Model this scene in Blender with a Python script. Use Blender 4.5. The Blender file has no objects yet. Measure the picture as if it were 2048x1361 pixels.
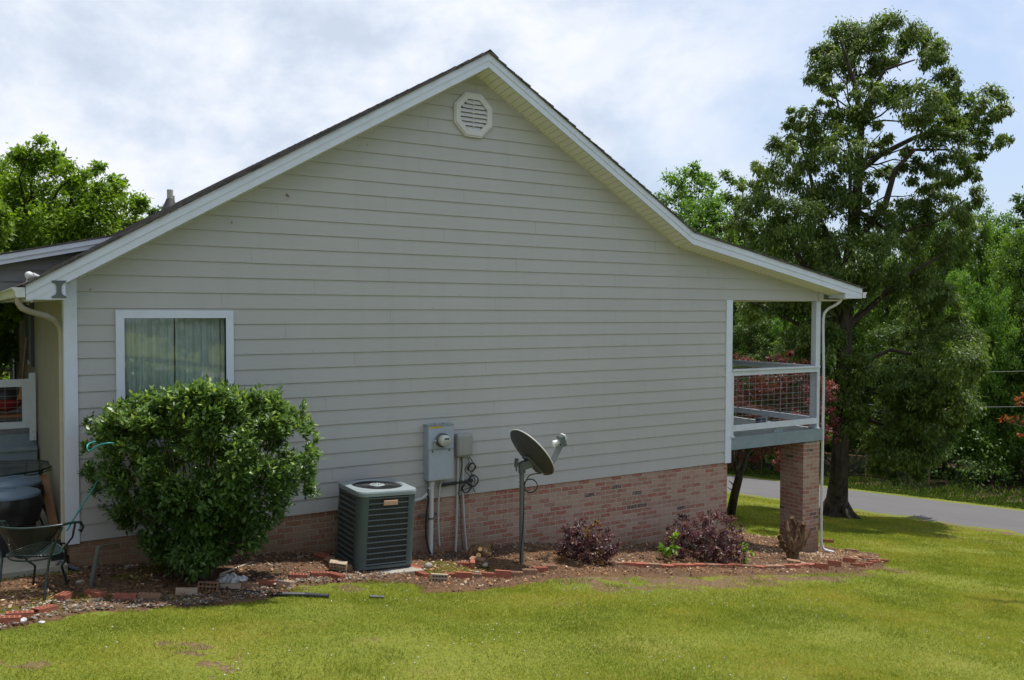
import bpy, math, random
import numpy as np
from mathutils import Vector, Matrix, Euler
random.seed(7); RNG = np.random.default_rng(11)
SC = bpy.context.scene
COL = SC.collection
# ---------------------------------------------------------------- camera, sky, sun
CP = np.array([-0.97281294, -10.3567106, 2.47245226])
CR = np.array([0.84642811, -0.53249012, 0.00370376])
CU = np.array([0.01429668, 0.02967728, 0.99945728])
CF = np.array([0.53231105, 0.84591579, -0.03273253])
FPX = 1766.0
cam = bpy.data.cameras.new('camera'); camo = bpy.data.objects.new('camera', cam); COL.objects.link(camo)
m = Matrix(((CR[0], CU[0], -CF[0], CP[0]), (CR[1], CU[1], -CF[1], CP[1]), (CR[2], CU[2], -CF[2], CP[2]), (0, 0, 0, 1)))
camo.matrix_world = m
cam.sensor_width = 36; cam.lens = FPX / 2048 * 36; cam.clip_end = 2000; cam.clip_start = 0.1
SC.camera = camo
SC.view_settings.view_transform = 'Standard'; SC.view_settings.look = 'None'
SC.view_settings.exposure = 0.52; SC.view_settings.gamma = 1.0
SUN = Vector((0.345, 0.022, 0.94)).normalized()
ELEV = math.asin(SUN.z); AZ = math.atan2(SUN.x, SUN.y)
sl = bpy.data.lights.new('sun', 'SUN'); slo = bpy.data.objects.new('sun', sl); COL.objects.link(slo)
sl.energy = 3.6; sl.angle = math.radians(0.6); sl.color = (1.0, 0.955, 0.88)
slo.rotation_euler = SUN.to_track_quat('Z', 'Y').to_euler()
W = bpy.data.worlds.new('World'); SC.world = W; W.use_nodes = True
nt = W.node_tree; nt.nodes.clear()
def N(t, ty, **kw):
    n = t.nodes.new(ty)
    for k, v in kw.items():
        if k.startswith('i_'):
            key = k[2:].replace('_', ' ')
            n.inputs[int(key) if key.isdigit() else key].default_value = v
        else: setattr(n, k, v)
    return n
def ramp(t, fac, stops, interp='LINEAR'):
    r = t.nodes.new('ShaderNodeValToRGB'); r.color_ramp.interpolation = interp
    el = r.color_ramp.elements
    while len(el) < len(stops): el.new(0.5)
    for e, (p, c) in zip(el, stops):
        e.position = p; e.color = (c[0], c[1], c[2], 1) if len(c) == 3 else c
    t.links.new(fac, r.inputs[0]); return r.outputs[0]
def mixc(t, fac, a, b, mode='MIX'):
    n = t.nodes.new('ShaderNodeMix'); n.data_type = 'RGBA'; n.blend_type = mode
    for i, v in ((0, fac), (6, a), (7, b)):
        if hasattr(v, 'is_linked') or isinstance(v, bpy.types.NodeSocket): t.links.new(v, n.inputs[i])
        elif i == 0: n.inputs[0].default_value = v
        else: n.inputs[i].default_value = (v[0], v[1], v[2], 1)
    return n.outputs[2]
def math_(t, op, a, b=0.0, clamp=False):
    n = t.nodes.new('ShaderNodeMath'); n.operation = op; n.use_clamp = clamp
    for i, v in ((0, a), (1, b)):
        if isinstance(v, bpy.types.NodeSocket): t.links.new(v, n.inputs[i])
        else: n.inputs[i].default_value = v
    return n.outputs[0]
def noise(t, vec, scale, detail=4, rough=0.55, dist=0.0):
    n = N(t, 'ShaderNodeTexNoise'); n.inputs['Scale'].default_value = scale; n.inputs['Detail'].default_value = detail
    n.inputs['Roughness'].default_value = rough; n.inputs['Distortion'].default_value = dist
    if vec is not None: t.links.new(vec, n.inputs['Vector'])
    return n.outputs[0]
sky = N(nt, 'ShaderNodeTexSky', sky_type='NISHITA', sun_disc=False, sun_elevation=ELEV, sun_rotation=AZ)
sky.air_density = 1.0; sky.dust_density = 2.0; sky.ozone_density = 1.2
tc = N(nt, 'ShaderNodeTexCoord')
mp = N(nt, 'ShaderNodeMapping'); mp.inputs['Scale'].default_value = (1.15, 1.15, 1.7); mp.inputs['Location'].default_value = (0.35, 0.1, 0.62)
nt.links.new(tc.outputs['Generated'], mp.inputs[0])
c1 = noise(nt, mp.outputs[0], 2.0, 9, 0.55, 0.25)
c2 = noise(nt, mp.outputs[0], 5.0, 8, 0.6, 0.15)
sep = N(nt, 'ShaderNodeSeparateXYZ'); nt.links.new(tc.outputs['Generated'], sep.inputs[0])
# clouds thin out towards the south-east (+x side) where the blue sky shows
bx = math_(nt, 'MULTIPLY', math_(nt, 'SUBTRACT', sep.outputs[0], math_(nt, 'MULTIPLY', sep.outputs[1], 0.55)), -0.30)
cov = math_(nt, 'ADD', math_(nt, 'ADD', c1, bx), 0.13)
cov = math_(nt, 'ADD', cov, math_(nt, 'MULTIPLY', sep.outputs[2], 0.12))
mask = ramp(nt, cov, [(0.40, (0, 0, 0)), (0.60, (1, 1, 1))])
shade = ramp(nt, c2, [(0.36, (0.47, 0.54, 0.65)), (0.45, (0.55, 0.61, 0.71)), (0.52, (0.63, 0.675, 0.75)), (0.60, (0.71, 0.735, 0.78))])
SKYK = 0.115
skc = mixc(nt, 1.0, sky.outputs[0], (0.95, 0.95, 1.0), 'MULTIPLY')
cl = mixc(nt, 1.0, shade, (0.93 / SKYK,) * 3, 'MULTIPLY')
veil = mixc(nt, 0.55, skc, (0.42 / SKYK, 0.52 / SKYK, 0.68 / SKYK))
bgc = mixc(nt, mask, veil, cl)
bg = N(nt, 'ShaderNodeBackground', i_Strength=SKYK); nt.links.new(bgc, bg.inputs[0])
wo = N(nt, 'ShaderNodeOutputWorld'); nt.links.new(bg.outputs[0], wo.inputs[0])
# ---------------------------------------------------------------- geometry of the place
def ray(px, py): return CF + CR * (px - 1024) / FPX - CU * (py - 680.5) / FPX
def AT(px, py, axis, val):
    d = ray(px, py); t = (val - CP[axis]) / d[axis]; return Vector(CP + d * t)
def ATD(px, py, depth): return Vector(CP + ray(px, py) * depth)
WX = [-3, 0, 2.2, 4.4, 5.8, 7.6, 8.4, 9.6, 11.6, 12.2, 14]
WZ = [-.18, -.3, -.46, -.77, -.83, -1.12, -1.19, -1.38, -1.80, -1.86, -2.07]
def H(x, y):
    x = np.asarray(x, float); y = np.asarray(y, float)
    xc = np.clip(x, -8, 22); yc = np.clip(y, -16, 34)
    z = -.28 - .128 * xc - np.where(yc < 0, .08 * yc, .07 * yc)
    w = np.interp(x, WX, WZ); pl = -.28 - .128 * x
    g = np.exp(-(y / 0.9) ** 2) * ((x > -3) & (x < 14))
    z = z + (w - pl) * g
    x2 = np.clip(x - 22, 0, 8); z = z - .054 * x2 - .03 * np.clip(x - 30, 0, 30)
    return z
def GR(px, py, lift=0.0):
    d = ray(px, py); t = 3.0
    for i in range(4000):
        q = CP + d * t
        if q[2] <= float(H(q[0], q[1])) + lift: break
        t += 0.25
    a, b = t - 0.25, t
    for i in range(18):
        mm = (a + b) / 2; q = CP + d * mm
        if q[2] <= float(H(q[0], q[1])) + lift: b = mm
        else: a = mm
    return Vector(CP + d * b)
# ---------------------------------------------------------------- object helpers
def tag(o, label=None, cat=None, group=None, kind=None):
    if label: o['label'] = label
    if cat: o['category'] = cat
    if group: o['group'] = group
    if kind: o['kind'] = kind
    return o
def empty(name, loc=(0, 0, 0), label=None, cat=None, group=None):
    o = bpy.data.objects.new(name, None); COL.objects.link(o); o.location = loc; o.empty_display_size = .1
    o['_loc'] = 0; del o['_loc']
    return tag(o, label, cat, group)
def mkobj(name, me, mat, parent=None, keep=True):
    if mat and not me.materials: me.materials.append(mat)
    o = bpy.data.objects.new(name, me); COL.objects.link(o)
    if parent:
        o.parent = parent
        if keep:
            o.matrix_parent_inverse = Matrix.Translation(-world_loc(parent))
    return o
def world_loc(o):
    v = Vector((0, 0, 0))
    if o.parent: v = world_loc(o.parent) + (o.matrix_parent_inverse.translation if True else 0)
    return v + o.location
class MB:
    def __init__(s): s.v = []; s.f = []; s.sm = []
    def add(s, vs, fs, smooth=False):
        b = len(s.v); s.v += [tuple(v) for v in vs]; s.f += [tuple(b + i for i in f) for f in fs]; s.sm += [smooth] * len(fs); return s
    def box(s, a, b):
        (x0, y0, z0), (x1, y1, z1) = a, b
        x0, x1 = min(x0, x1), max(x0, x1); y0, y1 = min(y0, y1), max(y0, y1); z0, z1 = min(z0, z1), max(z0, z1)
        return s.add([(x0, y0, z0), (x1, y0, z0), (x1, y1, z0), (x0, y1, z0), (x0, y0, z1), (x1, y0, z1), (x1, y1, z1), (x0, y1, z1)],
                     [(0, 3, 2, 1), (4, 5, 6, 7), (0, 1, 5, 4), (1, 2, 6, 5), (2, 3, 7, 6), (3, 0, 4, 7)])
    def rbox(s, a, b, r=.006):  # box with chamfered edges
        (x0, y0, z0), (x1, y1, z1) = a, b
        x0, x1 = min(x0, x1), max(x0, x1); y0, y1 = min(y0, y1), max(y0, y1); z0, z1 = min(z0, z1), max(z0, z1)
        import bmesh
        bm = bmesh.new(); bmesh.ops.create_cube(bm, size=1)
        for v in bm.verts: v.co = Vector(((x0 + x1) / 2 + v.co.x * (x1 - x0), (y0 + y1) / 2 + v.co.y * (y1 - y0), (z0 + z1) / 2 + v.co.z * (z1 - z0)))
        bmesh.ops.bevel(bm, geom=bm.edges[:], offset=r, segments=2, affect='EDGES', profile=.6)
        s.bm(bm); return s
    def bm(s, bm, smooth=False):
        bm.verts.index_update(); s.add([v.co[:] for v in bm.verts], [[v.index for v in f.verts] for f in bm.faces], smooth); bm.free()
    def prism(s, poly, axis, a, b):  # polygon in the two other axes, extruded
        n = len(poly); vs = []
        for t in (a, b):
            for p in poly:
                if axis == 1: vs.append((p[0], t, p[1]))
                elif axis == 0: vs.append((t, p[0], p[1]))
                else: vs.append((p[0], p[1], t))
        fs = [tuple(range(n)), tuple(range(2 * n - 1, n - 1, -1))] + [(i, i + n, (i + 1) % n + n, (i + 1) % n) for i in range(n)]
        return s.add(vs, fs)
    def tube(s, pts, r, seg=8, cap=True, squash=None):
        pts = [Vector(p) for p in pts]; n = len(pts); rs = r if hasattr(r, '__len__') else [r] * n
        vs = []; prev = None
        for i, p in enumerate(pts):
            d = (pts[min(i + 1, n - 1)] - pts[max(i - 1, 0)])
            if d.length < 1e-9: d = Vector((0, 0, 1))
            d.normalize()
            if prev is None: u = d.orthogonal().normalized()
            else:
                u = prev - d * prev.dot(d)
                u = u.normalized() if u.length > 1e-6 else d.orthogonal().normalized()
            prev = u; w = d.cross(u)
            for k in range(seg):
                a = 2 * math.pi * k / seg; vs.append(p + (u * math.cos(a) + w * math.sin(a)) * rs[i])
        fs = [(i * seg + k, i * seg + (k + 1) % seg, (i + 1) * seg + (k + 1) % seg, (i + 1) * seg + k) for i in range(n - 1) for k in range(seg)]
        s.add(vs, fs, True)
        if cap: s.add(vs[:seg], [tuple(range(seg - 1, -1, -1))]); s.add(vs[-seg:], [tuple(range(seg))])
        return s
    def bar(s, p, q, w, h):  # rectangular bar from p to q, width w (horizontal), height h
        p, q = Vector(p), Vector(q); d = (q - p).normalized(); u = d.cross(Vector((0, 0, 1)))
        u = u.normalized() if u.length > 1e-5 else Vector((1, 0, 0)); v = u.cross(d)
        vs = []
        for t in (p, q):
            for a, b in ((-1, -1), (1, -1), (1, 1), (-1, 1)): vs.append(t + u * a * w / 2 + v * b * h / 2)
        return s.add(vs, [(3, 2, 1, 0), (4, 5, 6, 7), (0, 1, 5, 4), (1, 2, 6, 5), (2, 3, 7, 6), (3, 0, 4, 7)])
    def lathe(s, prof, c=(0, 0, 0), seg=24, smooth=True):
        vs = []; n = len(prof)
        for r, z in prof:
            for k in range(seg):
                a = 2 * math.pi * k / seg; vs.append((c[0] + r * math.cos(a), c[1] + r * math.sin(a), c[2] + z))
        return s.add(vs, [(i * seg + k, i * seg + (k + 1) % seg, (i + 1) * seg + (k + 1) % seg, (i + 1) * seg + k) for i in range(n - 1) for k in range(seg)], smooth)
    def ball(s, c, r, seg=10, jit=0):
        prof = [(r * math.sin(math.pi * i / 6) + 1e-4, -r * math.cos(math.pi * i / 6)) for i in range(7)]
        b = len(s.v); s.lathe(prof, c, seg)
        if jit:
            cc = Vector(c)
            for i in range(b, len(s.v)): s.v[i] = tuple(cc + (Vector(s.v[i]) - cc) * (1 + random.uniform(-jit, jit)))
        return s
    def xf(s, M, start=0):
        for i in range(start, len(s.v)): s.v[i] = tuple(M @ Vector(s.v[i]))
        return s
    def build(s, name, mat, parent=None):
        me = bpy.data.meshes.new(name); me.from_pydata(s.v, [], s.f)
        me.polygons.foreach_set('use_smooth', s.sm); me.update()
        return mkobj(name, me, mat, parent)
def npmesh(name, V, F, var=None, mat=None, smooth=False, vcol=None):
    V = np.asarray(V, np.float32); F = np.asarray(F, np.int32); k = F.shape[1]
    me = bpy.data.meshes.new(name); me.vertices.add(len(V)); me.vertices.foreach_set('co', V.ravel())
    me.loops.add(F.size); me.loops.foreach_set('vertex_index', F.ravel())
    me.polygons.add(len(F)); me.polygons.foreach_set('loop_start', np.arange(0, F.size, k, dtype=np.int32))
    me.polygons.foreach_set('loop_total', np.full(len(F), k, np.int32))
    if smooth: me.polygons.foreach_set('use_smooth', np.ones(len(F), bool))
    me.update(calc_edges=True)
    if var is not None:
        a = me.attributes.new('var', 'FLOAT', 'FACE'); a.data.foreach_set('value', np.asarray(var, np.float32))
    if vcol is not None:
        for nm, arr in vcol.items():
            a = me.attributes.new(nm, 'FLOAT', 'POINT'); a.data.foreach_set('value', np.asarray(arr, np.float32))
    if mat: me.materials.append(mat)
    return me
# ---------------------------------------------------------------- materials
def mat(name):
    m_ = bpy.data.materials.new(name); m_.use_nodes = True; t = m_.node_tree
    b = t.nodes['Principled BSDF']; return m_, t, b
def bumpn(t, b, h, strength=.3, dist=.01):
    n = N(t, 'ShaderNodeBump'); n.inputs['Strength'].default_value = strength; n.inputs['Distance'].default_value = dist
    t.links.new(h, n.inputs['Height']); t.links.new(n.outputs[0], b.inputs['Normal']); return n
def objv(t, scale=None):
    g = N(t, 'ShaderNodeNewGeometry')
    if scale is None: return g.outputs['Position']
    mm = N(t, 'ShaderNodeMapping'); mm.inputs['Scale'].default_value = scale; t.links.new(g.outputs['Position'], mm.inputs[0]); return mm.outputs[0]
def paint(name, col, rough=.5, var=.08, dirt=None, bump=.15, metal=0, nscale=6, spec=.5, dirtamt=.35):
    m_, t, b = mat(name); v = objv(t)
    n1 = noise(t, v, nscale, 6, .6); lo = tuple(c * (1 - var) for c in col); hi = tuple(min(1, c * (1 + var)) for c in col)
    c = ramp(t, n1, [(.3, lo), (.7, hi)])
    if dirt:
        n2 = noise(t, v, nscale * .6, 8, .7, .4)
        f = ramp(t, n2, [(.52, (0, 0, 0)), (.75, (dirtamt,) * 3)]); c = mixc(t, f, c, dirt)
    t.links.new(c, b.inputs['Base Color']); b.inputs['Roughness'].default_value = rough; b.inputs['Metallic'].default_value = metal
    b.inputs['Specular IOR Level'].default_value = spec
    if bump: bumpn(t, b, noise(t, v, nscale * 12, 4), bump, .003)
    return m_
def m_siding():
    m_, t, b = mat('siding_paint'); v = objv(t)
    grain = noise(t, objv(t, (7, 60, 90)), 1.0, 6, .65)
    big = noise(t, v, .7, 5, .6)
    c = ramp(t, big, [(.3, (.412, .412, .412)), (.7, (.440, .440, .440))])
    c = mixc(t, math_(t, 'MULTIPLY', grain, .10), c, (.28, .27, .24))
    # per-board tone: hash of the course number
    sp = N(t, 'ShaderNodeSeparateXYZ'); t.links.new(v, sp.inputs[0])
    row = math_(t, 'FLOOR', math_(t, 'DIVIDE', sp.outputs[2], .1778))
    cell = N(t, 'ShaderNodeCombineXYZ'); t.links.new(row, cell.inputs[0]); t.links.new(math_(t, 'FLOOR', math_(t, 'ADD', math_(t, 'MULTIPLY', sp.outputs[0], .273), math_(t, 'MULTIPLY', row, .37))), cell.inputs[1])
    wn = N(t, 'ShaderNodeTexWhiteNoise'); t.links.new(cell.outputs[0], wn.inputs[0])
    c = mixc(t, math_(t, 'MULTIPLY', wn.outputs[0], .12), c, (.34, .34, .32))
    streak = noise(t, objv(t, (5, 5, .5)), 1.0, 5, .6)
    c = mixc(t, ramp(t, streak, [(.5, (0, 0, 0)), (.85, (.20, .20, .20))]), c, (.28, .28, .24))
    blot = noise(t, objv(t, (.9, .9, 2.2)), 1.0, 4, .6, .6)
    c = mixc(t, ramp(t, blot, [(.45, (0, 0, 0)), (.7, (.16, .16, .16))]), c, (.46, .46, .44))
    # dirt splashed up along the foot of the wall
    t.links.new(c, b.inputs['Base Color']); b.inputs['Roughness'].default_value = .62; b.inputs['Specular IOR Level'].default_value = .3
    bumpn(t, b, grain, .35, .004); return m_
def m_brick(name='brickwork', bw=.2032, rh=.0677, dark=1.0, stain=True):
    m_, t, b = mat(name); g = N(t, 'ShaderNodeNewGeometry')
    sp = N(t, 'ShaderNodeSeparateXYZ'); t.links.new(g.outputs['Position'], sp.inputs[0])
    sn = N(t, 'ShaderNodeSeparateXYZ'); t.links.new(g.outputs['True Normal'], sn.inputs[0])
    isx = math_(t, 'GREATER_THAN', math_(t, 'ABSOLUTE', sn.outputs[0]), .5)
    u = N(t, 'ShaderNodeMix'); t.links.new(isx, u.inputs[0]); t.links.new(sp.outputs[0], u.inputs[2]); t.links.new(math_(t, 'ADD', sp.outputs[1], .11), u.inputs[3])
    cb = N(t, 'ShaderNodeCombineXYZ'); t.links.new(u.outputs[0], cb.inputs[0]); t.links.new(sp.outputs[2], cb.inputs[1])
    wob = noise(t, g.outputs['Position'], 9, 3); wv = N(t, 'ShaderNodeVectorMath', operation='ADD')
    sc = N(t, 'ShaderNodeCombineXYZ'); t.links.new(math_(t, 'MULTIPLY', math_(t, 'SUBTRACT', wob, .5), .012), sc.inputs[0]); t.links.new(math_(t, 'MULTIPLY', math_(t, 'SUBTRACT', wob, .5), .008), sc.inputs[1])
    t.links.new(cb.outputs[0], wv.inputs[0]); t.links.new(sc.outputs[0], wv.inputs[1])
    br = N(t, 'ShaderNodeTexBrick', offset=.5, offset_frequency=2); t.links.new(wv.outputs[0], br.inputs['Vector'])
    for k, val in (('Scale', 1.0), ('Mortar Size', .0065), ('Mortar Smooth', .25), ('Brick Width', bw), ('Row Height', rh), ('Bias', 0.0)): br.inputs[k].default_value = val
    br.inputs['Color1'].default_value = (0, 0, 0, 1); br.inputs['Color2'].default_value = (1, 1, 1, 1); br.inputs['Mortar'].default_value = (.5, .5, .5, 1)
    bc = ramp(t, br.outputs['Color'], [(0, (.34, .19, .14)), (.14, (.35, .135, .095)), (.25, (.42, .30, .23)), (.40, (.36, .22, .17)), (.52, (.34, .135, .10)),
         (.62, (.44, .32, .25)), (.74, (.33, .16, .12)), (.84, (.41, .27, .21)), (.965, (.10, .075, .07))], 'CONSTANT')
    n1 = noise(t, g.outputs['Position'], 28, 6, .7); n2 = noise(t, g.outputs['Position'], 75, 4, .6)
    bc = mixc(t, ramp(t, n1, [(.46, (0, 0, 0)), (.62, (.65, .65, .65))]), bc, (.46, .36, .28))
    bc = mixc(t, ramp(t, n2, [(.35, (.4, .4, .4)), (.6, (0, 0, 0))]), bc, (.15, .08, .06))
    mc = ramp(t, n1, [(.3, (.36, .33, .28)), (.7, (.50, .46, .40))])
    c = mixc(t, br.outputs['Fac'], bc, mc)
    c = mixc(t, 1.0, c, (.98, .94, .96), 'MULTIPLY')
    if stain:
        # soil splashed on the lowest courses and a browner, mossier stretch at the low left end
        gx = math_(t, 'ADD', math_(t, 'MULTIPLY', sp.outputs[0], -.128), -.30)
        hgt = math_(t, 'SUBTRACT', sp.outputs[2], gx)
        hn = math_(t, 'ADD', hgt, math_(t, 'MULTIPLY', math_(t, 'SUBTRACT', noise(t, g.outputs['Position'], 2.2, 5), .5), .5))
        f = ramp(t, hn, [(0.0, (.78, .78, .78)), (.5, (.0, .0, .0))])
        c = mixc(t, f, c, (.17, .11, .06))
        fx = ramp(t, math_(t, 'ADD', math_(t, 'MULTIPLY', sp.outputs[0], .16), math_(t, 'MULTIPLY', math_(t, 'SUBTRACT', wob, .5), .3)), [(.25, (.45, .45, .45)), (.95, (0, 0, 0))])
        c = mixc(t, fx, c, (.22, .14, .075))
    t.links.new(c, b.inputs['Base Color']); b.inputs['Roughness'].default_value = .9; b.inputs['Specular IOR Level'].default_value = .2
    hh = math_(t, 'ADD', math_(t, 'MULTIPLY', br.outputs['Fac'], -1.0), math_(t, 'MULTIPLY', n1, .8))
    bumpn(t, b, hh, .8, .008); return m_
def m_shingle():
    m_, t, b = mat('roof_shingles'); g = N(t, 'ShaderNodeNewGeometry')
    sp = N(t, 'ShaderNodeSeparateXYZ'); t.links.new(g.outputs['Position'], sp.inputs[0])
    cb = N(t, 'ShaderNodeCombineXYZ'); t.links.new(sp.outputs[1], cb.inputs[0]); t.links.new(math_(t, 'MULTIPLY', sp.outputs[0], 1.16), cb.inputs[1])
    br = N(t, 'ShaderNodeTexBrick', offset=.37, offset_frequency=3); t.links.new(cb.outputs[0], br.inputs['Vector'])
    for k, val in (('Scale', 1.0), ('Mortar Size', .004), ('Brick Width', .28), ('Row Height', .143)): br.inputs[k].default_value = val
    br.inputs['Color1'].default_value = (.045, .04, .042, 1); br.inputs['Color2'].default_value = (.11, .095, .09, 1); br.inputs['Mortar'].default_value = (.02, .02, .02, 1)
    n1 = noise(t, g.outputs['Position'], 120, 3, .7)
    c = mixc(t, ramp(t, n1, [(.4, (0, 0, 0)), (.7, (.6, .6, .6))]), br.outputs['Color'], (.16, .14, .13))
    t.links.new(c, b.inputs['Base Color']); b.inputs['Roughness'].default_value = .95
    bumpn(t, b, math_(t, 'ADD', br.outputs['Fac'], n1), .6, .006); return m_
def m_leaf(name, stops, trans=.35, rough=.45, gloss=.35, tboost=1.5):
    m_, t, b = mat(name)
    at = N(t, 'ShaderNodeAttribute', attribute_name='var'); c = ramp(t, at.outputs['Fac'], stops)
    # per-tree tint so that copies of one crown differ
    oi = N(t, 'ShaderNodeObjectInfo')
    hsv = N(t, 'ShaderNodeHueSaturation'); t.links.new(c, hsv.inputs['Color'])
    t.links.new(math_(t, 'ADD', math_(t, 'MULTIPLY', oi.outputs['Random'], .016), .492), hsv.inputs['Hue'])
    t.links.new(math_(t, 'ADD', math_(t, 'MULTIPLY', oi.outputs['Random'], .3), .85), hsv.inputs['Value'])
    c = hsv.outputs[0]
    t.links.new(c, b.inputs['Base Color']); b.inputs['Roughness'].default_value = rough; b.inputs['Specular IOR Level'].default_value = gloss
    tr = N(t, 'ShaderNodeBsdfTranslucent'); tc_ = mixc(t, 1.0, c, (tboost * 1.1, tboost * 1.1, tboost * .5), 'MULTIPLY'); t.links.new(tc_, tr.inputs[0])
    mx = N(t, 'ShaderNodeMixShader'); mx.inputs[0].default_value = trans
    t.links.new(b.outputs[0], mx.inputs[1]); t.links.new(tr.outputs[0], mx.inputs[2])
    t.links.new(mx.outputs[0], t.nodes['Material Output'].inputs[0]); return m_
def m_bark(name, a, b_, scale=10):
    m_, t, b = mat(name); v = objv(t, (scale, scale, scale * .22)); n1 = noise(t, v, 1.0, 8, .7, .5)
    t.links.new(ramp(t, n1, [(.35, a), (.65, b_)]), b.inputs['Base Color']); b.inputs['Roughness'].default_value = .95; b.inputs['Specular IOR Level'].default_value = .15
    bumpn(t, b, n1, .9, .03); return m_
def m_var(name, stops, rough=.8, spec=.25, bump=0, bs=60, trans=0):
    if trans: return m_leaf(name, stops, trans, rough, spec)
    m_, t, b = mat(name); at = N(t, 'ShaderNodeAttribute', attribute_name='var')
    t.links.new(ramp(t, at.outputs['Fac'], stops), b.inputs['Base Color']); b.inputs['Roughness'].default_value = rough
    b.inputs['Specular IOR Level'].default_value = spec
    if bump: bumpn(t, b, noise(t, objv(t), bs, 4), bump, .005)
    return m_
M = {}
M['siding'] = m_siding()
M['sidingnail'] = paint('nail_heads', (.27, .27, .255), .6, .2, None, 0)
M['brick'] = m_brick()
M['brick_clean'] = m_brick('pier_brickwork')
M['shingle'] = m_shingle()
M['trim'] = paint('white_trim_paint', (.60, .65, .76), .45, .04, (.35, .33, .27), .05, dirtamt=.18)
M['post_paint'] = paint('porch_white_paint', (.55, .60, .69), .5, .05, (.22, .20, .17), .08, dirtamt=.25, nscale=9)
M['soffit'] = paint('cream_soffit_vinyl', (.70, .70, .67), .5, .04, None, .03)
M['gutter'] = paint('white_gutter_metal', (.58, .60, .62), .35, .05, (.30, .28, .20), .03, dirtamt=.3)
M['beige_pipe'] = paint('beige_downspout', (.40, .37, .29), .45, .06, (.25, .22, .15), .05)
M['stucco'] = paint('tan_side_wall', (.25, .23, .18), .85, .07, (.24, .22, .16), .4, nscale=3)
M['vent'] = paint('almond_vent_plastic', (.56, .56, .57), .5, .03, None, .02)
M['galv'] = paint('galvanised_box', (.35, .41, .49), .42, .05, (.22, .24, .25), .05, dirtamt=.3, spec=.5)
M['greybox'] = paint('grey_plastic', (.29, .30, .29), .5, .05, (.2, .2, .19), .05)
M['conduit'] = paint('grey_conduit', (.40, .42, .42), .5, .06, (.22, .19, .14), .05)
M['thinpipe'] = paint('dull_metal_pipe', (.13, .15, .155), .45, .1, (.16, .12, .08), .05, metal=.3)
M['black'] = paint('black_cable', (.018, .018, .02), .5, .2, None, 0)
M['blackplastic'] = paint('black_bag_plastic', (.014, .014, .018), .35, .2, None, .4, nscale=3)
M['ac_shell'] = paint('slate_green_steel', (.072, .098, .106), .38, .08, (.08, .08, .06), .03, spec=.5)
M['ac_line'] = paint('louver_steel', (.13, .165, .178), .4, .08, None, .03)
M['ac_top'] = paint('pale_steel', (.23, .275, .29), .4, .06, (.18, .2, .2), .03)  # paler steel tone than the cabinet shell
M['ac_dark'] = paint('dark_coil_fins', (.02, .022, .024), .55, .2, None, .2)
M['badge'] = paint('faded_orange_badge', (.50, .28, .17), .45, .05, None, 0)
M['badge_txt'] = paint('badge_lettering', (.70, .55, .42), .45, .05, None, 0)
M['concrete'] = paint('weathered_concrete', (.30, .28, .24), .9, .12, (.12, .11, .07), .5, nscale=5, dirtamt=.6)
M['dish'] = paint('grey_dish_paint', (.068, .074, .078), .5, .06, (.08, .08, .07), .03, dirtamt=.4)
M['dish_rim'] = paint('pale_dish_face', (.55, .56, .55), .45, .05, None, 0)
M['dish_metal'] = paint('zinc_bracket', (.11, .13, .14), .4, .1, (.08, .08, .07), .05, metal=.4)
M['lnb'] = paint('light_grey_plastic', (.52, .54, .54), .45, .05, None, 0)
M['curtain'] = paint('pale_curtain_cloth', (.90, .84, .90), .85, .05, None, .1)
M['room'] = paint('dark_room_interior', (.05, .05, .05), .9, .05, None, 0)
M['deck'] = paint('blue_grey_deck_paint', (.20, .255, .295), .65, .12, (.30, .30, .28), .25, nscale=5, dirtamt=.4)
M['deck_board'] = paint('grey_deck_boards', (.27, .29, .29), .75, .15, (.16, .16, .15), .3, nscale=5)
M['wire'] = paint('galvanised_wire', (.30, .31, .31), .4, .1, None, 0, metal=.5)
M['shutter'] = paint('dark_blue_shutter', (.045, .05, .07), .5, .1, None, .1)
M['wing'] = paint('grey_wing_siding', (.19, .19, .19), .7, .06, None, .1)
M['wood'] = paint('weathered_plank', (.25, .13, .06), .8, .2, (.12, .07, .04), .4, nscale=7)
M['lid'] = paint('blue_grey_lid', (.11, .165, .23), .4, .12, (.2, .2, .16), .05, nscale=4, dirtamt=.5)
M['chair'] = paint('dark_green_metal', (.006, .022, .020), .3, .2, (.10, .05, .03), .1, spec=.7, nscale=20, dirtamt=.3)
M['teal'] = paint('teal_cord', (.02, .24, .22), .45, .1, None, 0)
M['vinylpipe'] = paint('roof_vent_pipe', (.42, .40, .36), .6, .06, None, .05)
M['rubber'] = paint('rubber_flashing', (.04, .04, .045), .6, .1, None, .1)
M['yellow'] = paint('yellow_sticker', (.62, .40, .03), .5, .15, None, 0)
M['meterglass'] = paint('meter_face', (.48, .48, .45), .25, .05, None, 0, spec=.8)
M['lcd'] = paint('meter_display', (.03, .035, .03), .3, .05, None, 0)
M['bagwhite'] = paint('pale_plastic_scrap', (.50, .50, .50), .35, .2, None, .3)
M['corr'] = paint('black_corrugated_plastic', (.022, .024, .034), .4, .15, (.08, .07, .05), .05)
M['brickred'] = paint('red_fired_clay', (.30, .105, .068), .9, .18, (.24, .12, .08), .5, nscale=22, spec=.2, dirtamt=.6)
M['brickold'] = paint('dirt_stained_clay', (.26, .15, .10), .92, .25, (.15, .13, .07), .6, nscale=25, spec=.2, dirtamt=.8)
M['brickpale'] = paint('mortar_smeared_clay', (.40, .32, .24), .92, .2, (.28, .12, .07), .6, nscale=18, spec=.2, dirtamt=.7)
M['redthing'] = paint('red_enamel', (.30, .025, .02), .4, .1, None, 0)
M['orange'] = paint('orange_wood', (.30, .12, .03), .6, .1, None, 0)
M['splash'] = paint('slate_blue_plastic', (.075, .085, .11), .6, .1, (.16, .14, .10), .1, dirtamt=.4)
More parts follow.
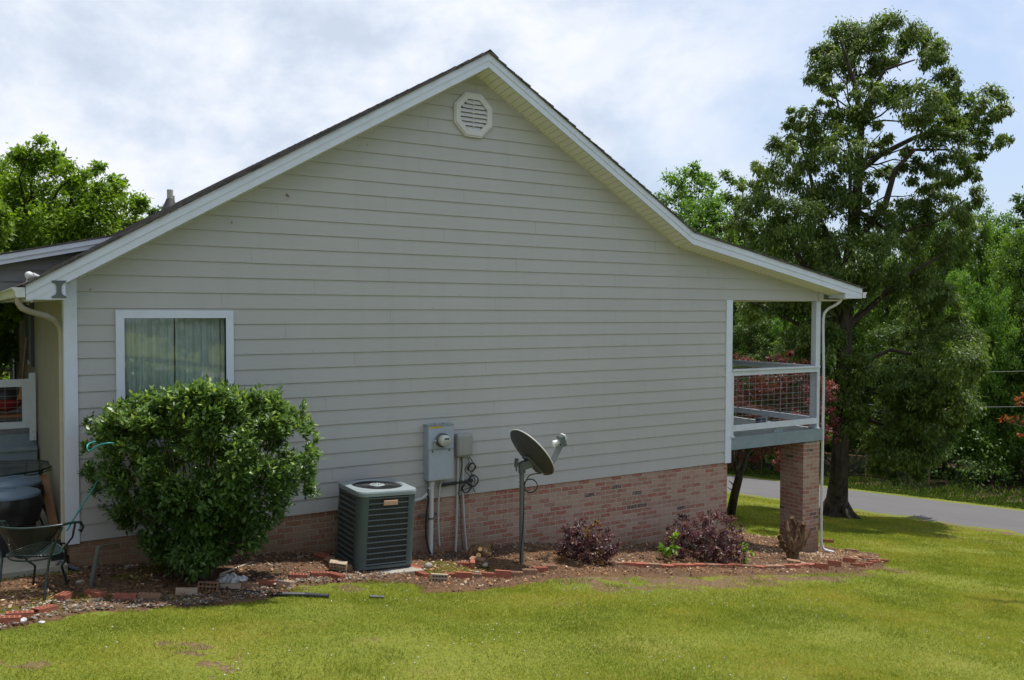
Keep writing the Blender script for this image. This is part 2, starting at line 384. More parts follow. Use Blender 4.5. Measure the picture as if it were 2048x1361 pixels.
M['deadwood'] = m_bark('dead_wood', (.05, .03, .018), (.24, .15, .085), 22)
M['cutwood'] = paint('fresh_cut_wood', (.62, .40, .16), .8, .2, (.35, .2, .08), .3, nscale=14)
M['twig'] = paint('bleached_stick', (.52, .43, .33), .8, .2, (.2, .14, .09), .3, nscale=14)
M['bark'] = m_bark('dark_oak_bark', (.022, .018, .014), (.085, .070, .055), 9)
M['barkpale'] = m_bark('pale_branch_bark', (.06, .055, .045), (.17, .15, .12), 9)
gm, t_, b_ = mat('window_glass'); b_.inputs['Base Color'].default_value = (.6, .7, .68, 1); b_.inputs['Roughness'].default_value = .03
tp = N(t_, 'ShaderNodeBsdfTransparent'); tp.inputs[0].default_value = (.90, .97, .94, 1); gl = N(t_, 'ShaderNodeBsdfGlossy'); gl.inputs['Roughness'].default_value = .02
fr = N(t_, 'ShaderNodeFresnel'); fr.inputs[0].default_value = 1.5
mx = N(t_, 'ShaderNodeMixShader'); t_.links.new(math_(t_, 'ADD', math_(t_, 'MULTIPLY', fr.outputs[0], 1.2), .04), mx.inputs[0]); t_.links.new(tp.outputs[0], mx.inputs[1]); t_.links.new(gl.outputs[0], mx.inputs[2])
t_.links.new(mx.outputs[0], t_.nodes['Material Output'].inputs[0]); M['glass'] = gm
def m_mesh(name, col, sc, thr):  # expanded-metal sheet with real see-through holes
    m_, t, b = mat(name); g = N(t, 'ShaderNodeTexCoord'); v = g.outputs['Object']
    sp = N(t, 'ShaderNodeSeparateXYZ'); t.links.new(v, sp.inputs[0])
    s = math_(t, 'ADD', sp.outputs[0], 0.0); q = math_(t, 'ADD', sp.outputs[2], sp.outputs[1])
    a = math_(t, 'ABSOLUTE', math_(t, 'SINE', math_(t, 'MULTIPLY', math_(t, 'ADD', s, q), sc))); c = math_(t, 'ABSOLUTE', math_(t, 'SINE', math_(t, 'MULTIPLY', math_(t, 'SUBTRACT', s, q), sc)))
    f = math_(t, 'LESS_THAN', math_(t, 'MINIMUM', a, c), thr)
    b.inputs['Base Color'].default_value = (*col, 1); b.inputs['Roughness'].default_value = .35
    tr = N(t, 'ShaderNodeBsdfTransparent'); mx = N(t, 'ShaderNodeMixShader'); t.links.new(f, mx.inputs[0]); t.links.new(tr.outputs[0], mx.inputs[1]); t.links.new(b.outputs[0], mx.inputs[2])
    t.links.new(mx.outputs[0], t.nodes['Material Output'].inputs[0]); return m_
M['chairmesh'] = m_mesh('green_expanded_metal', (.004, .014, .013), 260, .80)
M['tablemesh'] = m_mesh('black_expanded_metal', (.02, .022, .022), 200, .62)
M['fencewire'] = m_mesh('chain_link_wire', (.05, .05, .05), 50, .12)
# foliage
M['oak'] = m_leaf('oak_leaves', [(0, (.036, .064, .014)), (.45, (.078, .122, .026)), (.8, (.130, .178, .042)), (1, (.21, .25, .08))], .42, .5, .3)
M['maple'] = m_leaf('fresh_green_leaves', [(0, (.045, .095, .013)), (.5, (.10, .185, .024)), (1, (.18, .29, .038))], .42, .5, .3)
M['lime'] = m_leaf('lime_green_leaves', [(0, (.055, .115, .009)), (.5, (.135, .235, .018)), (1, (.27, .40, .035))], .45, .5, .3)
M['dark'] = m_leaf('deep_green_leaves', [(0, (.028, .058, .011)), (.5, (.060, .110, .018)), (1, (.11, .18, .03))], .3, .5, .3)
M['bush'] = m_leaf('glossy_shrub_leaves', [(0, (.032, .075, .015)), (.45, (.080, .155, .036)), (.78, (.16, .26, .07)), (1, (.32, .43, .08))], .30, .38, .45)
M['purple'] = m_leaf('purple_leaves', [(0, (.032, .015, .024)), (.5, (.085, .035, .047)), (.85, (.17, .055, .06)), (1, (.26, .12, .07))], .25, .45, .4)
M['redmaple'] = m_leaf('crimson_leaves', [(0, (.055, .016, .022)), (.5, (.13, .034, .038)), (.85, (.25, .055, .045)), (1, (.36, .11, .08))], .38, .5, .35)
M['rusty'] = m_leaf('orange_red_leaves', [(0, (.08, .12, .02)), (.5, (.32, .11, .03)), (1, (.48, .09, .05))], .4, .5, .3)
M['brownleaf'] = m_leaf('withered_leaves', [(0, (.08, .035, .012)), (.5, (.16, .075, .025)), (1, (.32, .18, .07))], .25, .7, .2)
M['grass'] = m_leaf('lawn_grass', [(0, (.130, .175, .024)), (.4, (.215, .262, .030)), (.75, (.31, .33, .040)), (.9, (.39, .33, .07)), (1, (.44, .34, .14))], .35, .6, .2, 1.2)
M['weed'] = m_leaf('verge_weeds', [(0, (.03, .065, .010)), (.5, (.06, .12, .016)), (.9, (.12, .18, .03)), (1, (.30, .25, .13))], .35, .6, .2, 1.2)
# ground
def m_ground():
    m_, t, b = mat('lawn_soil'); v = objv(t)
    n1 = noise(t, v, .55, 6, .6); n2 = noise(t, v, 30, 6, .7); n3 = noise(t, v, 2.3, 6, .65, .3)
    c = ramp(t, n1, [(.3, (.14, .17, .026)), (.55, (.19, .205, .034)), (.75, (.22, .205, .045))])
    c = mixc(t, ramp(t, n2, [(.35, (.7, .7, .7)), (.6, (0, 0, 0))]), c, (.055, .085, .014))
    c = mixc(t, ramp(t, n3, [(.62, (0, 0, 0)), (.76, (.8, .8, .8))]), c, (.19, .15, .055))
    at = N(t, 'ShaderNodeAttribute', attribute_name='bare')
    sc = ramp(t, n2, [(.3, (.080, .052, .032)), (.5, (.15, .098, .062)), (.7, (.25, .17, .11))])
    f = math_(t, 'GREATER_THAN', math_(t, 'ADD', at.outputs['Fac'], math_(t, 'MULTIPLY', math_(t, 'SUBTRACT', n3, .5), 2.2)), .5)
    c = mixc(t, f, c, sc)
    sx = N(t, 'ShaderNodeSeparateXYZ'); t.links.new(v, sx.inputs[0])
    c = mixc(t, ramp(t, math_(t, 'MULTIPLY', sx.outputs[0], .01), [(.288, (0, 0, 0)), (.305, (1, 1, 1))]), c, (.040, .030, .018))  # leaf mould of the wood floor, darkened for missing tree shade
    t.links.new(c, b.inputs['Base Color']); b.inputs['Roughness'].default_value = .97; b.inputs['Specular IOR Level'].default_value = .1
    bumpn(t, b, n2, .6, .03); return m_
def m_bed():
    m_, t, b = mat('garden_bed_soil'); v = objv(t)
    n1 = noise(t, v, 1.6, 6, .6, .3); n2 = noise(t, v, 42, 5, .75); n3 = noise(t, v, 90, 3, .6); n4 = noise(t, v, 3.1, 6, .65)
    c = ramp(t, n2, [(.3, (.060, .036, .024)), (.45, (.135, .080, .052)), (.58, (.22, .135, .088)), (.72, (.34, .24, .16))])
    c = mixc(t, ramp(t, n1, [(.42, (0, 0, 0)), (.6, (.55, .55, .55))]), c, (.25, .14, .07))
    c = mixc(t, ramp(t, n3, [(.66, (0, 0, 0)), (.72, (.8, .8, .8))]), c, (.45, .36, .26))
    at = N(t, 'ShaderNodeAttribute', attribute_name='moss')
    f = ramp(t, math_(t, 'ADD', at.outputs['Fac'], math_(t, 'MULTIPLY', math_(t, 'SUBTRACT', n4, .5), 1.3)), [(.5, (0, 0, 0)), (.72, (.85, .85, .85))])
    mc = ramp(t, n2, [(.3, (.07, .075, .008)), (.7, (.20, .18, .02))])
    c = mixc(t, f, c, mc)
    t.links.new(c, b.inputs['Base Color']); b.inputs['Roughness'].default_value = .97; b.inputs['Specular IOR Level'].default_value = .1
    bumpn(t, b, math_(t, 'ADD', n2, n3), 1.0, .03); return m_
def m_road():
    m_, t, b = mat('road_asphalt'); v = objv(t); n1 = noise(t, v, 60, 5, .7); n2 = noise(t, objv(t, (1.2, .15, 1)), 1.0, 5, .6)
    c = ramp(t, n1, [(.3, (.075, .072, .075)), (.7, (.12, .116, .12))]); c = mixc(t, ramp(t, n2, [(.4, (0, 0, 0)), (.7, (.45, .45, .45))]), c, (.135, .13, .13))
    t.links.new(c, b.inputs['Base Color']); b.inputs['Roughness'].default_value = .9; bumpn(t, b, n1, .4, .01); return m_
M['ground'] = m_ground(); M['bed'] = m_bed(); M['road'] = m_road()
# ---------------------------------------------------------------- ground sheets
def inpoly(x, y, poly):
    x = np.asarray(x); y = np.asarray(y); ins = np.zeros(x.shape, bool); n = len(poly)
    for i in range(n):
        x0, y0 = poly[i]; x1, y1 = poly[(i + 1) % n]
        c = ((y0 > y) != (y1 > y)) & (x < (x1 - x0) * (y - y0) / (y1 - y0 + 1e-12) + x0); ins ^= c
    return ins
def polydist(x, y, poly):
    d = np.full(np.shape(x), 1e9)
    for i in range(len(poly)):
        x0, y0 = poly[i]; x1, y1 = poly[(i + 1) % len(poly)]
        dx, dy = x1 - x0, y1 - y0; L = dx * dx + dy * dy + 1e-12
        t = np.clip(((x - x0) * dx + (y - y0) * dy) / L, 0, 1)
        d = np.minimum(d, np.hypot(x - x0 - t * dx, y - y0 - t * dy))
    return d
def vn(x, y, s, seed=0):  # smooth irregular noise from waves in random directions
    r = random.Random(int(seed * 7 + 3)); v = 0.0
    for k in range(9):
        a = r.uniform(0, 6.283); f = s * r.uniform(.7, 1.4) * (1, 1, 1, 1.9, 1.9, 1.9, 3.7, 3.7, 3.7)[k]; p = r.uniform(0, 6.283)
        v = v + (1, 1, 1, .6, .6, .6, .35, .35, .35)[k] * np.sin((x * math.cos(a) + y * math.sin(a)) * f * 1.6 + p)
    return v / 2.6
front_px = [(-60, 1285), (0, 1266), (80, 1246), (180, 1228), (300, 1222), (440, 1214), (560, 1197), (610, 1172), (690, 1168), (760, 1166), (825, 1170), (850, 1186), (930, 1186), (1010, 1176),
            (1110, 1158), (1200, 1155), (1330, 1154), (1500, 1152), (1640, 1148), (1720, 1145), (1775, 1136)]
fp = [GR(a, b) for a, b in front_px]
BED = [(p.x, p.y) for p in fp] + [(AT(1755, 1112, 2, -1.95).x, AT(1755, 1112, 2, -1.95).y), (12.9, .5), (12.75, 1.5), (12.5, 3.2), (9.7, 3.4), (9.7, .3), (.02, .3), (.02, -.25), (-3.2, -.25), (-3.2, -1.5)]
bare_px = [(1110, 1155), (1330, 1148), (1640, 1148), (1780, 1140), (1700, 1160), (1560, 1172), (1400, 1180), (1220, 1184), (1100, 1176)]
BARE = [(GR(a, b).x, GR(a, b).y) for a, b in bare_px]
spots = [(GR(390, 1300), .26, .8), (GR(430, 1340), .40, .6), (GR(330, 1290), .15, .6), (GR(1780, 1066), .3, .45), (GR(1900, 1075), .7, .6), (GR(1560, 1058), .5, .5), (GR(2000, 1085), .8, .5),
         (GR(700, 1175), .35, .45), (GR(640, 1180), .3, .4), (GR(1790, 1142), .45, .6), (GR(60, 1330), .3, .45)]
def bareness(x, y):
    d = polydist(x, y, BARE); v = np.where(inpoly(x, y, BARE), np.clip(.48 + d * .6, 0, .72), np.clip(1 - d / .3, 0, 1) * .42)
    for p, r, s in spots: v = np.maximum(v, s * np.exp(-(((x - p.x) ** 2 + (y - p.y) ** 2) / r ** 2)))
    rd = np.maximum(np.clip(1 - np.abs(x - 21.9) / .5, 0, 1) * .75, 1.2 * ((x > 29.2) & (x < 90)))
    v = np.maximum(v, rd); return v
def grid(xs, ys, dz=0.0, bump=.0):
    X, Y = np.meshgrid(xs, ys, indexing='ij'); Z = H(X, Y) + dz + bump * vn(X, Y, 1.6)
    V = np.stack([X.ravel(), Y.ravel(), Z.ravel()], 1); ny = len(ys)
    i = np.arange(len(xs) - 1)[:, None] * ny + np.arange(ny - 1)[None]; i = i.ravel()
    F = np.stack([i, i + ny, i + ny + 1, i + 1], 1); return V, F
xs = np.concatenate([np.linspace(-400, -20, 14), np.arange(-19, -4, 1.0), np.arange(-4, 15, .1), np.arange(15, 34, .35), np.arange(34, 80, 3), np.linspace(85, 400, 14)])
ys = np.concatenate([np.linspace(-400, -30, 14), np.arange(-28, -11, 1.0), np.arange(-11, 3, .1), np.arange(3, 24, .35), np.arange(24, 80, 3), np.linspace(85, 400, 14)])
V, F = grid(xs, ys, 0, .012)
g = mkobj('ground', npmesh('ground', V, F, mat=M['ground'], smooth=True, vcol={'bare': bareness(V[:, 0], V[:, 1])}), None); tag(g, kind='structure')
V, F = grid(np.arange(-3.3, 13.3, .05), np.arange(-3.6, 3.5, .05), .0, .012)
cx = V[F].mean(1); wob = .12; dd = polydist(cx[:, 0], cx[:, 1], BED); ins = inpoly(cx[:, 0], cx[:, 1], BED)
keep = (np.where(ins, dd, -dd) + wob) > 0
sdv = np.where(inpoly(V[:, 0], V[:, 1], BED), 1, -1) * polydist(V[:, 0], V[:, 1], BED) + .06 * vn(V[:, 0], V[:, 1], 6, 3)
V[:, 2] += .030 * np.clip(sdv / .12, -1.5, 1) + .008 * vn(V[:, 0], V[:, 1], 11, 5) + .006 * vn(V[:, 0], V[:, 1], 31, 2)
moss = np.zeros(len(V))
for (a, b), r, s in [((900, 1140), .45, 1), ((860, 1148), .3, .9), ((960, 1140), .3, .8), ((640, 1120), .4, .5), ((560, 1150), .3, .6), ((620, 1182), .5, .9), ((760, 1175), .5, .9), ((330, 1140), .45, .9), ((260, 1160), .5, .7), ((120, 1200), .4, .9), ((60, 1225), .4, .9), ((200, 1200), .4, .7), ((30, 1190), .3, .6), ((350, 1205), .4, .7)]:
    p = GR(a, b); moss = np.maximum(moss, s * np.exp(-((V[:, 0] - p.x) ** 2 + (V[:, 1] - p.y) ** 2) / r ** 2))
Fk = F[keep]; used = np.unique(Fk); rm = np.zeros(len(V), int); rm[used] = np.arange(len(used))
bd = mkobj('garden_bed', npmesh('garden_bed', V[used], rm[Fk], mat=M['bed'], smooth=True, vcol={'moss': moss[used]}), None); tag(bd, kind='structure')
# road
yy = np.arange(-60, 160, 1.0); V = []; F = []
for y in yy:
    for k in range(6):
        x = 22 + 5.2 * k / 5 + .03 * math.sin(y * 1.7 + k); V.append((x, y, float(H(x, y)) + (.05 if 0 < k < 5 else -.03) + .02 * math.sin(k / 5 * math.pi)))
for i in range(len(yy) - 1):
    for k in range(5): a = i * 6 + k; F.append((a, a + 1, a + 7, a + 6))
tag(mkobj('road', npmesh('road', V, F, mat=M['road'], smooth=True), None), kind='structure')
# ---------------------------------------------------------------- leaves / grass generators
def leafmesh(name, P, D, Nn, L, Wd, var, mat_, bend=.15):
    """P base points, D leaf directions, Nn normals, L lengths, Wd widths"""
    D = D / np.linalg.norm(D, axis=1, keepdims=True); S = np.cross(D, Nn); S /= np.linalg.norm(S, axis=1, keepdims=True) + 1e-9; Nn = np.cross(S, D)
    L = L[:, None]; Wd = Wd[:, None]
    a = P; b = P + D * L * .45 + S * Wd * .5 - Nn * L * .02; c = P + D * L - Nn * L * bend; d = P + D * L * .45 - S * Wd * .5 - Nn * L * .02
    V = np.stack([a, b, c, d], 1).reshape(-1, 3); n = len(P); F = np.arange(4 * n).reshape(n, 4)
    return npmesh(name, V, F, var=var, mat=mat_)
def rdir(n, rng=RNG):
    v = rng.normal(size=(n, 3)); return v / np.linalg.norm(v, axis=1, keepdims=True)
def crown_points(clusters, per, sub=10, tight=.32, rng=RNG, shell=.55):
    """clusters: (center, (rx,ry,rz), weight). leaves gather round twig ends inside each cluster."""
    P = []; Cc = []; SV = []
    for c, r, w in clusters:
        c = np.array(c); r = np.array(r); ns = max(3, int(sub * w)); d = rdir(ns, rng); rad = rng.uniform(shell, 1.0, (ns, 1)) ** .6
        sc = c + d * r * rad; sv = rng.uniform(0, 1, ns)
        n = int(per * w); k = rng.integers(0, ns, n); off = rng.normal(size=(n, 3)) * r * tight * .6
        P.append(sc[k] + off); Cc.append(np.repeat(c[None], n, 0)); SV.append(sv[k])
    return np.concatenate(P), np.concatenate(Cc), np.concatenate(SV)
def crown(name, clusters, per, size, mat_, parent, droop=.3, aspect=.5, sub=10, tight=.32, rng=RNG, shell=.55, origin=None):
    P, Cc, SV = crown_points(clusters, per, sub, tight, rng, shell); n = len(P)
    out = P - Cc; out /= np.linalg.norm(out, axis=1, keepdims=True) + 1e-6
    D = rdir(n, rng) * .8 + out * .6 + np.array([0, 0, -droop]); Nn = rdir(n, rng) * .7 + np.array([0, 0, 1.0]) + out * .4
    L = size * rng.uniform(.6, 1.3, n); var = np.clip(.35 * SV + .5 * rng.uniform(0, 1, n) + .05, 0, 1)
    hi = rng.uniform(0, 1, n) > .97; var[hi] = 1
    if origin is not None: P = P - np.array(origin)
    me = leafmesh(name, P, D, Nn, L, L * aspect, var, mat_)
    return me
def limb(mb, a, b, r0, r1, sag=.1, seg=7, k=5, wig=.05):
    a, b = Vector(a), Vector(b); pts = []; rs = []; L = (b - a).length
    for i in range(k + 1):
        t = i / k; p = a.lerp(b, t); p.z += sag * L * math.sin(math.pi * t) * .5
        if 0 < i < k: p += Vector((random.uniform(-1, 1), random.uniform(-1, 1), random.uniform(-.5, .5))) * wig * L
        pts.append(p); rs.append(r0 + (r1 - r0) * t)
    mb.tube(pts, rs, seg); return pts
# ================================================================ HOUSE
PI = math.pi
XR, ZR, SL, SR1, XB, ZB_, SR2 = 4.95, 5.65, .5845, .5877, 8.60, 3.505, .193
XL0, XE = -.385, 12.68
def B(x):
    if x < XR: return ZR - SL * (XR - x)
    if x < XB: return ZR - SR1 * (x - XR)
    return ZB_ - SR2 * (x - XB)
house = empty('house', (0, 0, 0), 'single-storey house with grey lap siding gable, white trim and brick foundation', 'house')
E_ = .1778
WIN = (.505, 1.70, 1.0, 2.44)
sd = MB(); rr = random.Random(3)
def course(x0b, x1b, x0t, x1t, z0, z1, lip=True):
    yb, yt = -.016, -.003
    sd.add([(x0b, yb, z0), (x1b, yb, z0), (x1t, yt, z1), (x0t, yt, z1), (x0b, yb + .007, z0), (x1b, yb + .007, z0), (x0t, yt + .002, z1 + .02), (x1t, yt + .002, z1 + .02), (x0b, -.002, z0 + .012), (x1b, -.002, z0 + .012)], [(0, 1, 2, 3), (4, 5, 1, 0), (4, 8, 9, 5), (3, 2, 7, 6)])
def xleft(z): return max(.09, XR - (ZR + .03 - z) / SL)
def xright(z):
    if z >= ZB_: return XR + (ZR + .03 - z) / SR1
    if z < 2.66: return 9.70
    return min(11.99, XB + (ZB_ + .02 - z) / SR2)
i = 0
while i * E_ < ZR:
    z0 = i * E_; z1 = min(z0 + E_ + .002, ZR)
    xs_ = [xleft(z0)]; off = (i * 1.37 + rr.uniform(0, .8)) % 3.66; x = off
    while x < xright(z0) - .4:
        if x > xs_[0] + .4 and not (WIN[0] - .15 < x < WIN[1] + .15 and WIN[2] < z1 and z0 < WIN[3]): xs_.append(x)
        x += 3.66
    xs_.append(xright(z0))
    for k in range(len(xs_) - 1):
        a, b = xs_[k] + (.0008 if k else 0), xs_[k + 1] - (.0008 if k < len(xs_) - 2 else 0)
        at, bt = (xleft(z1) if k == 0 else a), (xright(z1 if z1 < 2.66 or z0 > 2.66 else z0) if k == len(xs_) - 2 else b)
        dz = rr.uniform(-.0015, .0015)
        if z0 < WIN[3] and z1 > WIN[2] and a < WIN[0] and b > WIN[1]:
            course(a, WIN[0], at, WIN[0], z0 + dz, z1); course(WIN[1], b, WIN[1], bt, z0 + dz, z1)
            if z1 > WIN[3]: course(WIN[0], WIN[1], WIN[0], WIN[1], WIN[3], z1)
            if z0 < WIN[2]: course(WIN[0], WIN[1], WIN[0], WIN[1], z0, WIN[2])
        else: course(a, b, at, bt, z0 + dz, z1)
    i += 1
sd.build('siding', M['siding'], house)
nm = MB(); rn_ = random.Random(6)
for k in range(340):
    z = (rn_.randrange(0, 30) + .12) * E_; x = .25 + .406 * rn_.randrange(0, 24) + rn_.uniform(-.01, .01)
    if xleft(z) + .1 < x < xright(z) - .1 and not (WIN[0] - .1 < x < WIN[1] + .1 and WIN[2] - .1 < z < WIN[3] + .1): nm.box((x - .004, -.0172, z - .003), (x + .003, -.0135, z + .003))
tag(nm.build('nail_heads', M['sidingnail'], house), kind='stuff')
bk = MB()  # dark sheathing behind the boards, with the window opening left out
bk.box((.05, .006, .0), (WIN[0], .02, 2.45)); bk.box((WIN[1], .006, .0), (9.7, .02, 2.45)); bk.box((WIN[0], .006, 0), (WIN[1], .02, WIN[2]))
bk.prism([(.1, 2.45), (9.7, 2.45), (9.7, 2.67), (11.9, 2.67), (11.9, 2.80), (XB, ZB_ - .03), (XR, ZR - .03), (.1, B(.1) - .04)], 1, .006, .02)
bk.build('sheathing', M['room'], house)
fd = MB(); fd.box((.015, .003, -3.0), (9.745, 10.6, -.004)); fd.build('brick_foundation', M['brick'], house)
cb = MB(); cb.prism([(-.022, -.015), (.105, -.015), (.105, B(.105) + .02), (-.022, B(-.022) + .02)], 1, -.030, .02); cb.box((-.024, .021, -.015), (.0, .13, 2.60)); cb.build('corner_board', M['trim'], house)
cb = MB(); cb.box((9.665, -.030, -.01), (9.80, .02, 2.667)); cb.box((9.745, .021, -.01), (9.80, .12, 2.667)); cb.build('corner_board', M['trim'], house)
fz = MB(); fz.box((11.93, -.028, 2.67), (12.06, .03, 2.90)); fz.build('corner_board', M['siding'], house)
sw = MB(); sw.box((.0, .131, -.16), (.03, 10.6, 2.9)); sw.build('side_wall', M['stucco'], house)
sw = MB(); sw.box((9.7, .121, -.02), (9.745, 10.6, 3.3)); sw.box((.03, 10.55, -.2), (9.7, 10.6, 3.2)); sw.build('rear_wall', M['siding'], house)
# rake boards
YF = -.35
up = MB(); lo = MB()
def strip(mb, o0, o1, ya, yb, xa=XL0, xe=XE):
    for a, b in ((xa, XR), (XR, XB), (XB, xe)):
        pts = [(a, B(a) + o0), (b, B(b) + o0), (b, B(b) + o1), (a, B(a) + o1)]
        if a == XL0 and o0 < .05:
            xs0 = XR - (ZR - 2.567) / SL
            pts = [(a, 2.567), (xs0, 2.567), (b, B(b) + o0), (b, B(b) + o1), (a, B(a) + o1)]
        mb.prism(pts, 1, ya, yb)
strip(lo, 0, .092, YF, YF + .02); strip(up, .088, .178, YF - .009, YF + .018)
lo.build('rake_board', M['trim'], house); up.build('rake_trim', M['trim'], house)
for x0, x1, z in ((.96, .965, 0), (3.62, 3.625, 0)):
    pass
rb = MB()
rb.prism([(-.322, 2.570), (-.03, 2.570), (-.03, B(-.03) - .001)], 1, YF + .004, -.035)
rb.box((-.383, YF + .0205, 2.568), (-.325, -.035, B(-.35)))
rb.build('eave_return', M['trim'], house)
rb = MB(); zz = B(12.66) - .002
rb.prism([(12.23, zz), (12.655, zz), (12.655, zz + .004), (12.23, B(12.23) - .001)], 1, YF + .004, -.0); rb.build('eave_return', M['trim'], house)
# soffit panels (ribbed vinyl with a row of little vent holes by the wall)
so = MB(); dots = MB(); L_ = 0; x = XR
def panel(xa, xb):
    g_ = .004
    so.add([(xa, YF + .02, B(xa) + .012), (xb - g_, YF + .02, B(xb - g_) + .012), (xb - g_, .0, B(xb - g_) - .035), (xa, .0, B(xa) - .035),
            (xb - g_, YF + .02, B(xb - g_) + .02), (xb, YF + .02, B(xb) + .02), (xb, 0, B(xb) - .027), (xb - g_, 0, B(xb - g_) - .027)], [(3, 2, 1, 0), (7, 6, 5, 4), (1, 2, 7, 4), (5, 6, 3, 0)])
x = XL0 + .06
while x < XE - .1:
    w = .088; panel(x, min(x + w, XE))
    if x > XR: dots.box((x + .03, -.040, B(x + .03) - .036), (x + .042, -.030, B(x + .03) - .026))
    x += w
so.box((XL0, .0, 2.575), (.0, 11.0, 2.585)); so.build('rake_soffit', M['soffit'], house); tag(dots.build('soffit_vent_holes', M['black'], house), kind='stuff')
pc = MB(); pc.prism([(9.70, 2.675), (12.62, 2.675), (12.62, 2.70), (9.70, 2.70)], 1, .03, 11.0); pc.build('porch_ceiling', M['soffit'], house)
# roof with stepped shingle courses
rf = MB(); pr = []
def stepped(xa, xb, up_):
    n = max(1, round(abs(xb - xa) / .124)); out = []
    for k in range(n):
        a = xa + (xb - xa) * k / n; b = xa + (xb - xa) * (k + 1) / n; j = random.uniform(-.002, .003)
        out += [(a, B(a) + .183 + (.024 if up_ else .012) + j), (b, B(b) + .183 + (.012 if up_ else .024) + j)]
    return out
top = stepped(XL0 - .03, XR, True) + stepped(XR, XB, False) + stepped(XB, XE + .03, False)
bot = [(XE + .03, B(XE + .03) + .1795), (XB, B(XB) + .1795), (XR, B(XR) + .1795), (XL0 - .03, B(XL0 - .03) + .1795)]
n_ = len(top)
for k in range(n_ - 1):  # strips so that the long polygon stays well behaved
    a, b = top[k], top[k + 1]
    if abs(a[0] - b[0]) < 1e-6:
        rf.add([(a[0], YF - .045, a[1]), (b[0], YF - .045, b[1]), (b[0], 11.0, b[1]), (a[0], 11.0, a[1])], [(0, 1, 2, 3)]); continue
    ya = YF - .035 + random.uniform(-.008, .008)
    rf.add([(a[0], ya, B(a[0]) + .1795), (b[0], ya, B(b[0]) + .1795), (b[0], ya, b[1]), (a[0], ya, a[1]), (b[0], 11.0, b[1]), (a[0], 11.0, a[1]), (b[0], 11.0, B(b[0]) + .1795), (a[0], 11.0, B(a[0]) + .1795)],
           [(0, 1, 2, 3), (3, 2, 4, 5), (5, 4, 6, 7), (7, 6, 1, 0)])
rf.build('shingle_roof', M['shingle'], house)
cap = MB()
for k in range(60):
    y0 = YF - .04 + k * .19; h = .212 + (k % 2) * .004
    cap.add([(XR - .13, y0, B(XR - .13) + h), (XR, y0, ZR + h + .012), (XR + .13, y0, B(XR + .13) + h), (XR - .13, y0 + .2, B(XR - .13) + h - .006), (XR, y0 + .2, ZR + h + .006), (XR + .13, y0 + .2, B(XR + .13) + h - .006)], [(0, 1, 4, 3), (1, 2, 5, 4)])
cap.build('ridge_cap', M['shingle'], house)
pt = MB(); xa = AT(392, 388, 1, -.15).x; xb = AT(898, 138, 1, -.15).x
k = xa
while k < xb:
    e = min(k + .14, xb); y0 = -.2 + random.uniform(-.02, .02)
    pt.add([(k, y0, B(k) + .20), (e, y0, B(e) + .20), (e, y0, B(e) + .222), (k, y0, B(k) + .228), (e, 11, B(e) + .222), (k, 11, B(k) + .228)], [(0, 1, 2, 3), (3, 2, 4, 5), (0, 3, 5)]); k = e
pt.build('raised_shingle_layer', M['shingle'], house)
# gable vent
V0 = AT(946.5, 231, 1, -.03); vr = .315
gv = MB(); octo = [(V0.x + vr * math.cos(PI / 8 + k * PI / 4), V0.z + vr * math.sin(PI / 8 + k * PI / 4)) for k in range(8)]
def ring(mb, ro, ri, ya, yb):
    for k in range(8):
        a0, a1 = PI / 8 + k * PI / 4, PI / 8 + (k + 1) * PI / 4
        q = [(V0.x + r * math.cos(a), y, V0.z + r * math.sin(a)) for r, y in ((ro, ya), (ri, ya), (ri, yb), (ro, yb)) for a in (a0, a1)]
        mb.add(q, [(0, 1, 3, 2), (2, 3, 5, 4), (6, 7, 1, 0)])
ring(gv, vr, vr * .80, -.042, -.006); ring(gv, vr * .93, vr * .70, -.056, -.02)
vent = gv.build('gable_vent', M['vent'], house)
lv = MB(); lb = MB()
lb.prism([(V0.x + vr * .72 * math.cos(PI / 8 + k * PI / 4), V0.z + vr * .72 * math.sin(PI / 8 + k * PI / 4)) for k in range(8)], 1, -.019, -.017)
ri = vr * .70 * math.cos(PI / 8)
for k in range(7):
    zc = V0.z + ri - .030 - k * .058; hz = abs(zc - V0.z); c_ = ri if hz < ri * .414 else ri - (hz - ri * .414)
    lv.add([(V0.x - c_, -.050, zc - .028), (V0.x + c_, -.050, zc - .028), (V0.x + c_, -.024, zc + .022), (V0.x - c_, -.024, zc + .022), (V0.x - c_, -.044, zc - .032), (V0.x + c_, -.044, zc - .032)], [(0, 1, 2, 3), (4, 5, 1, 0)])
lv.box((V0.x - .006, -.047, V0.z - ri), (V0.x + .006, -.024, V0.z + ri))
lv.build('louver', M['vent'], vent); lb.build('screen', M['room'], vent)
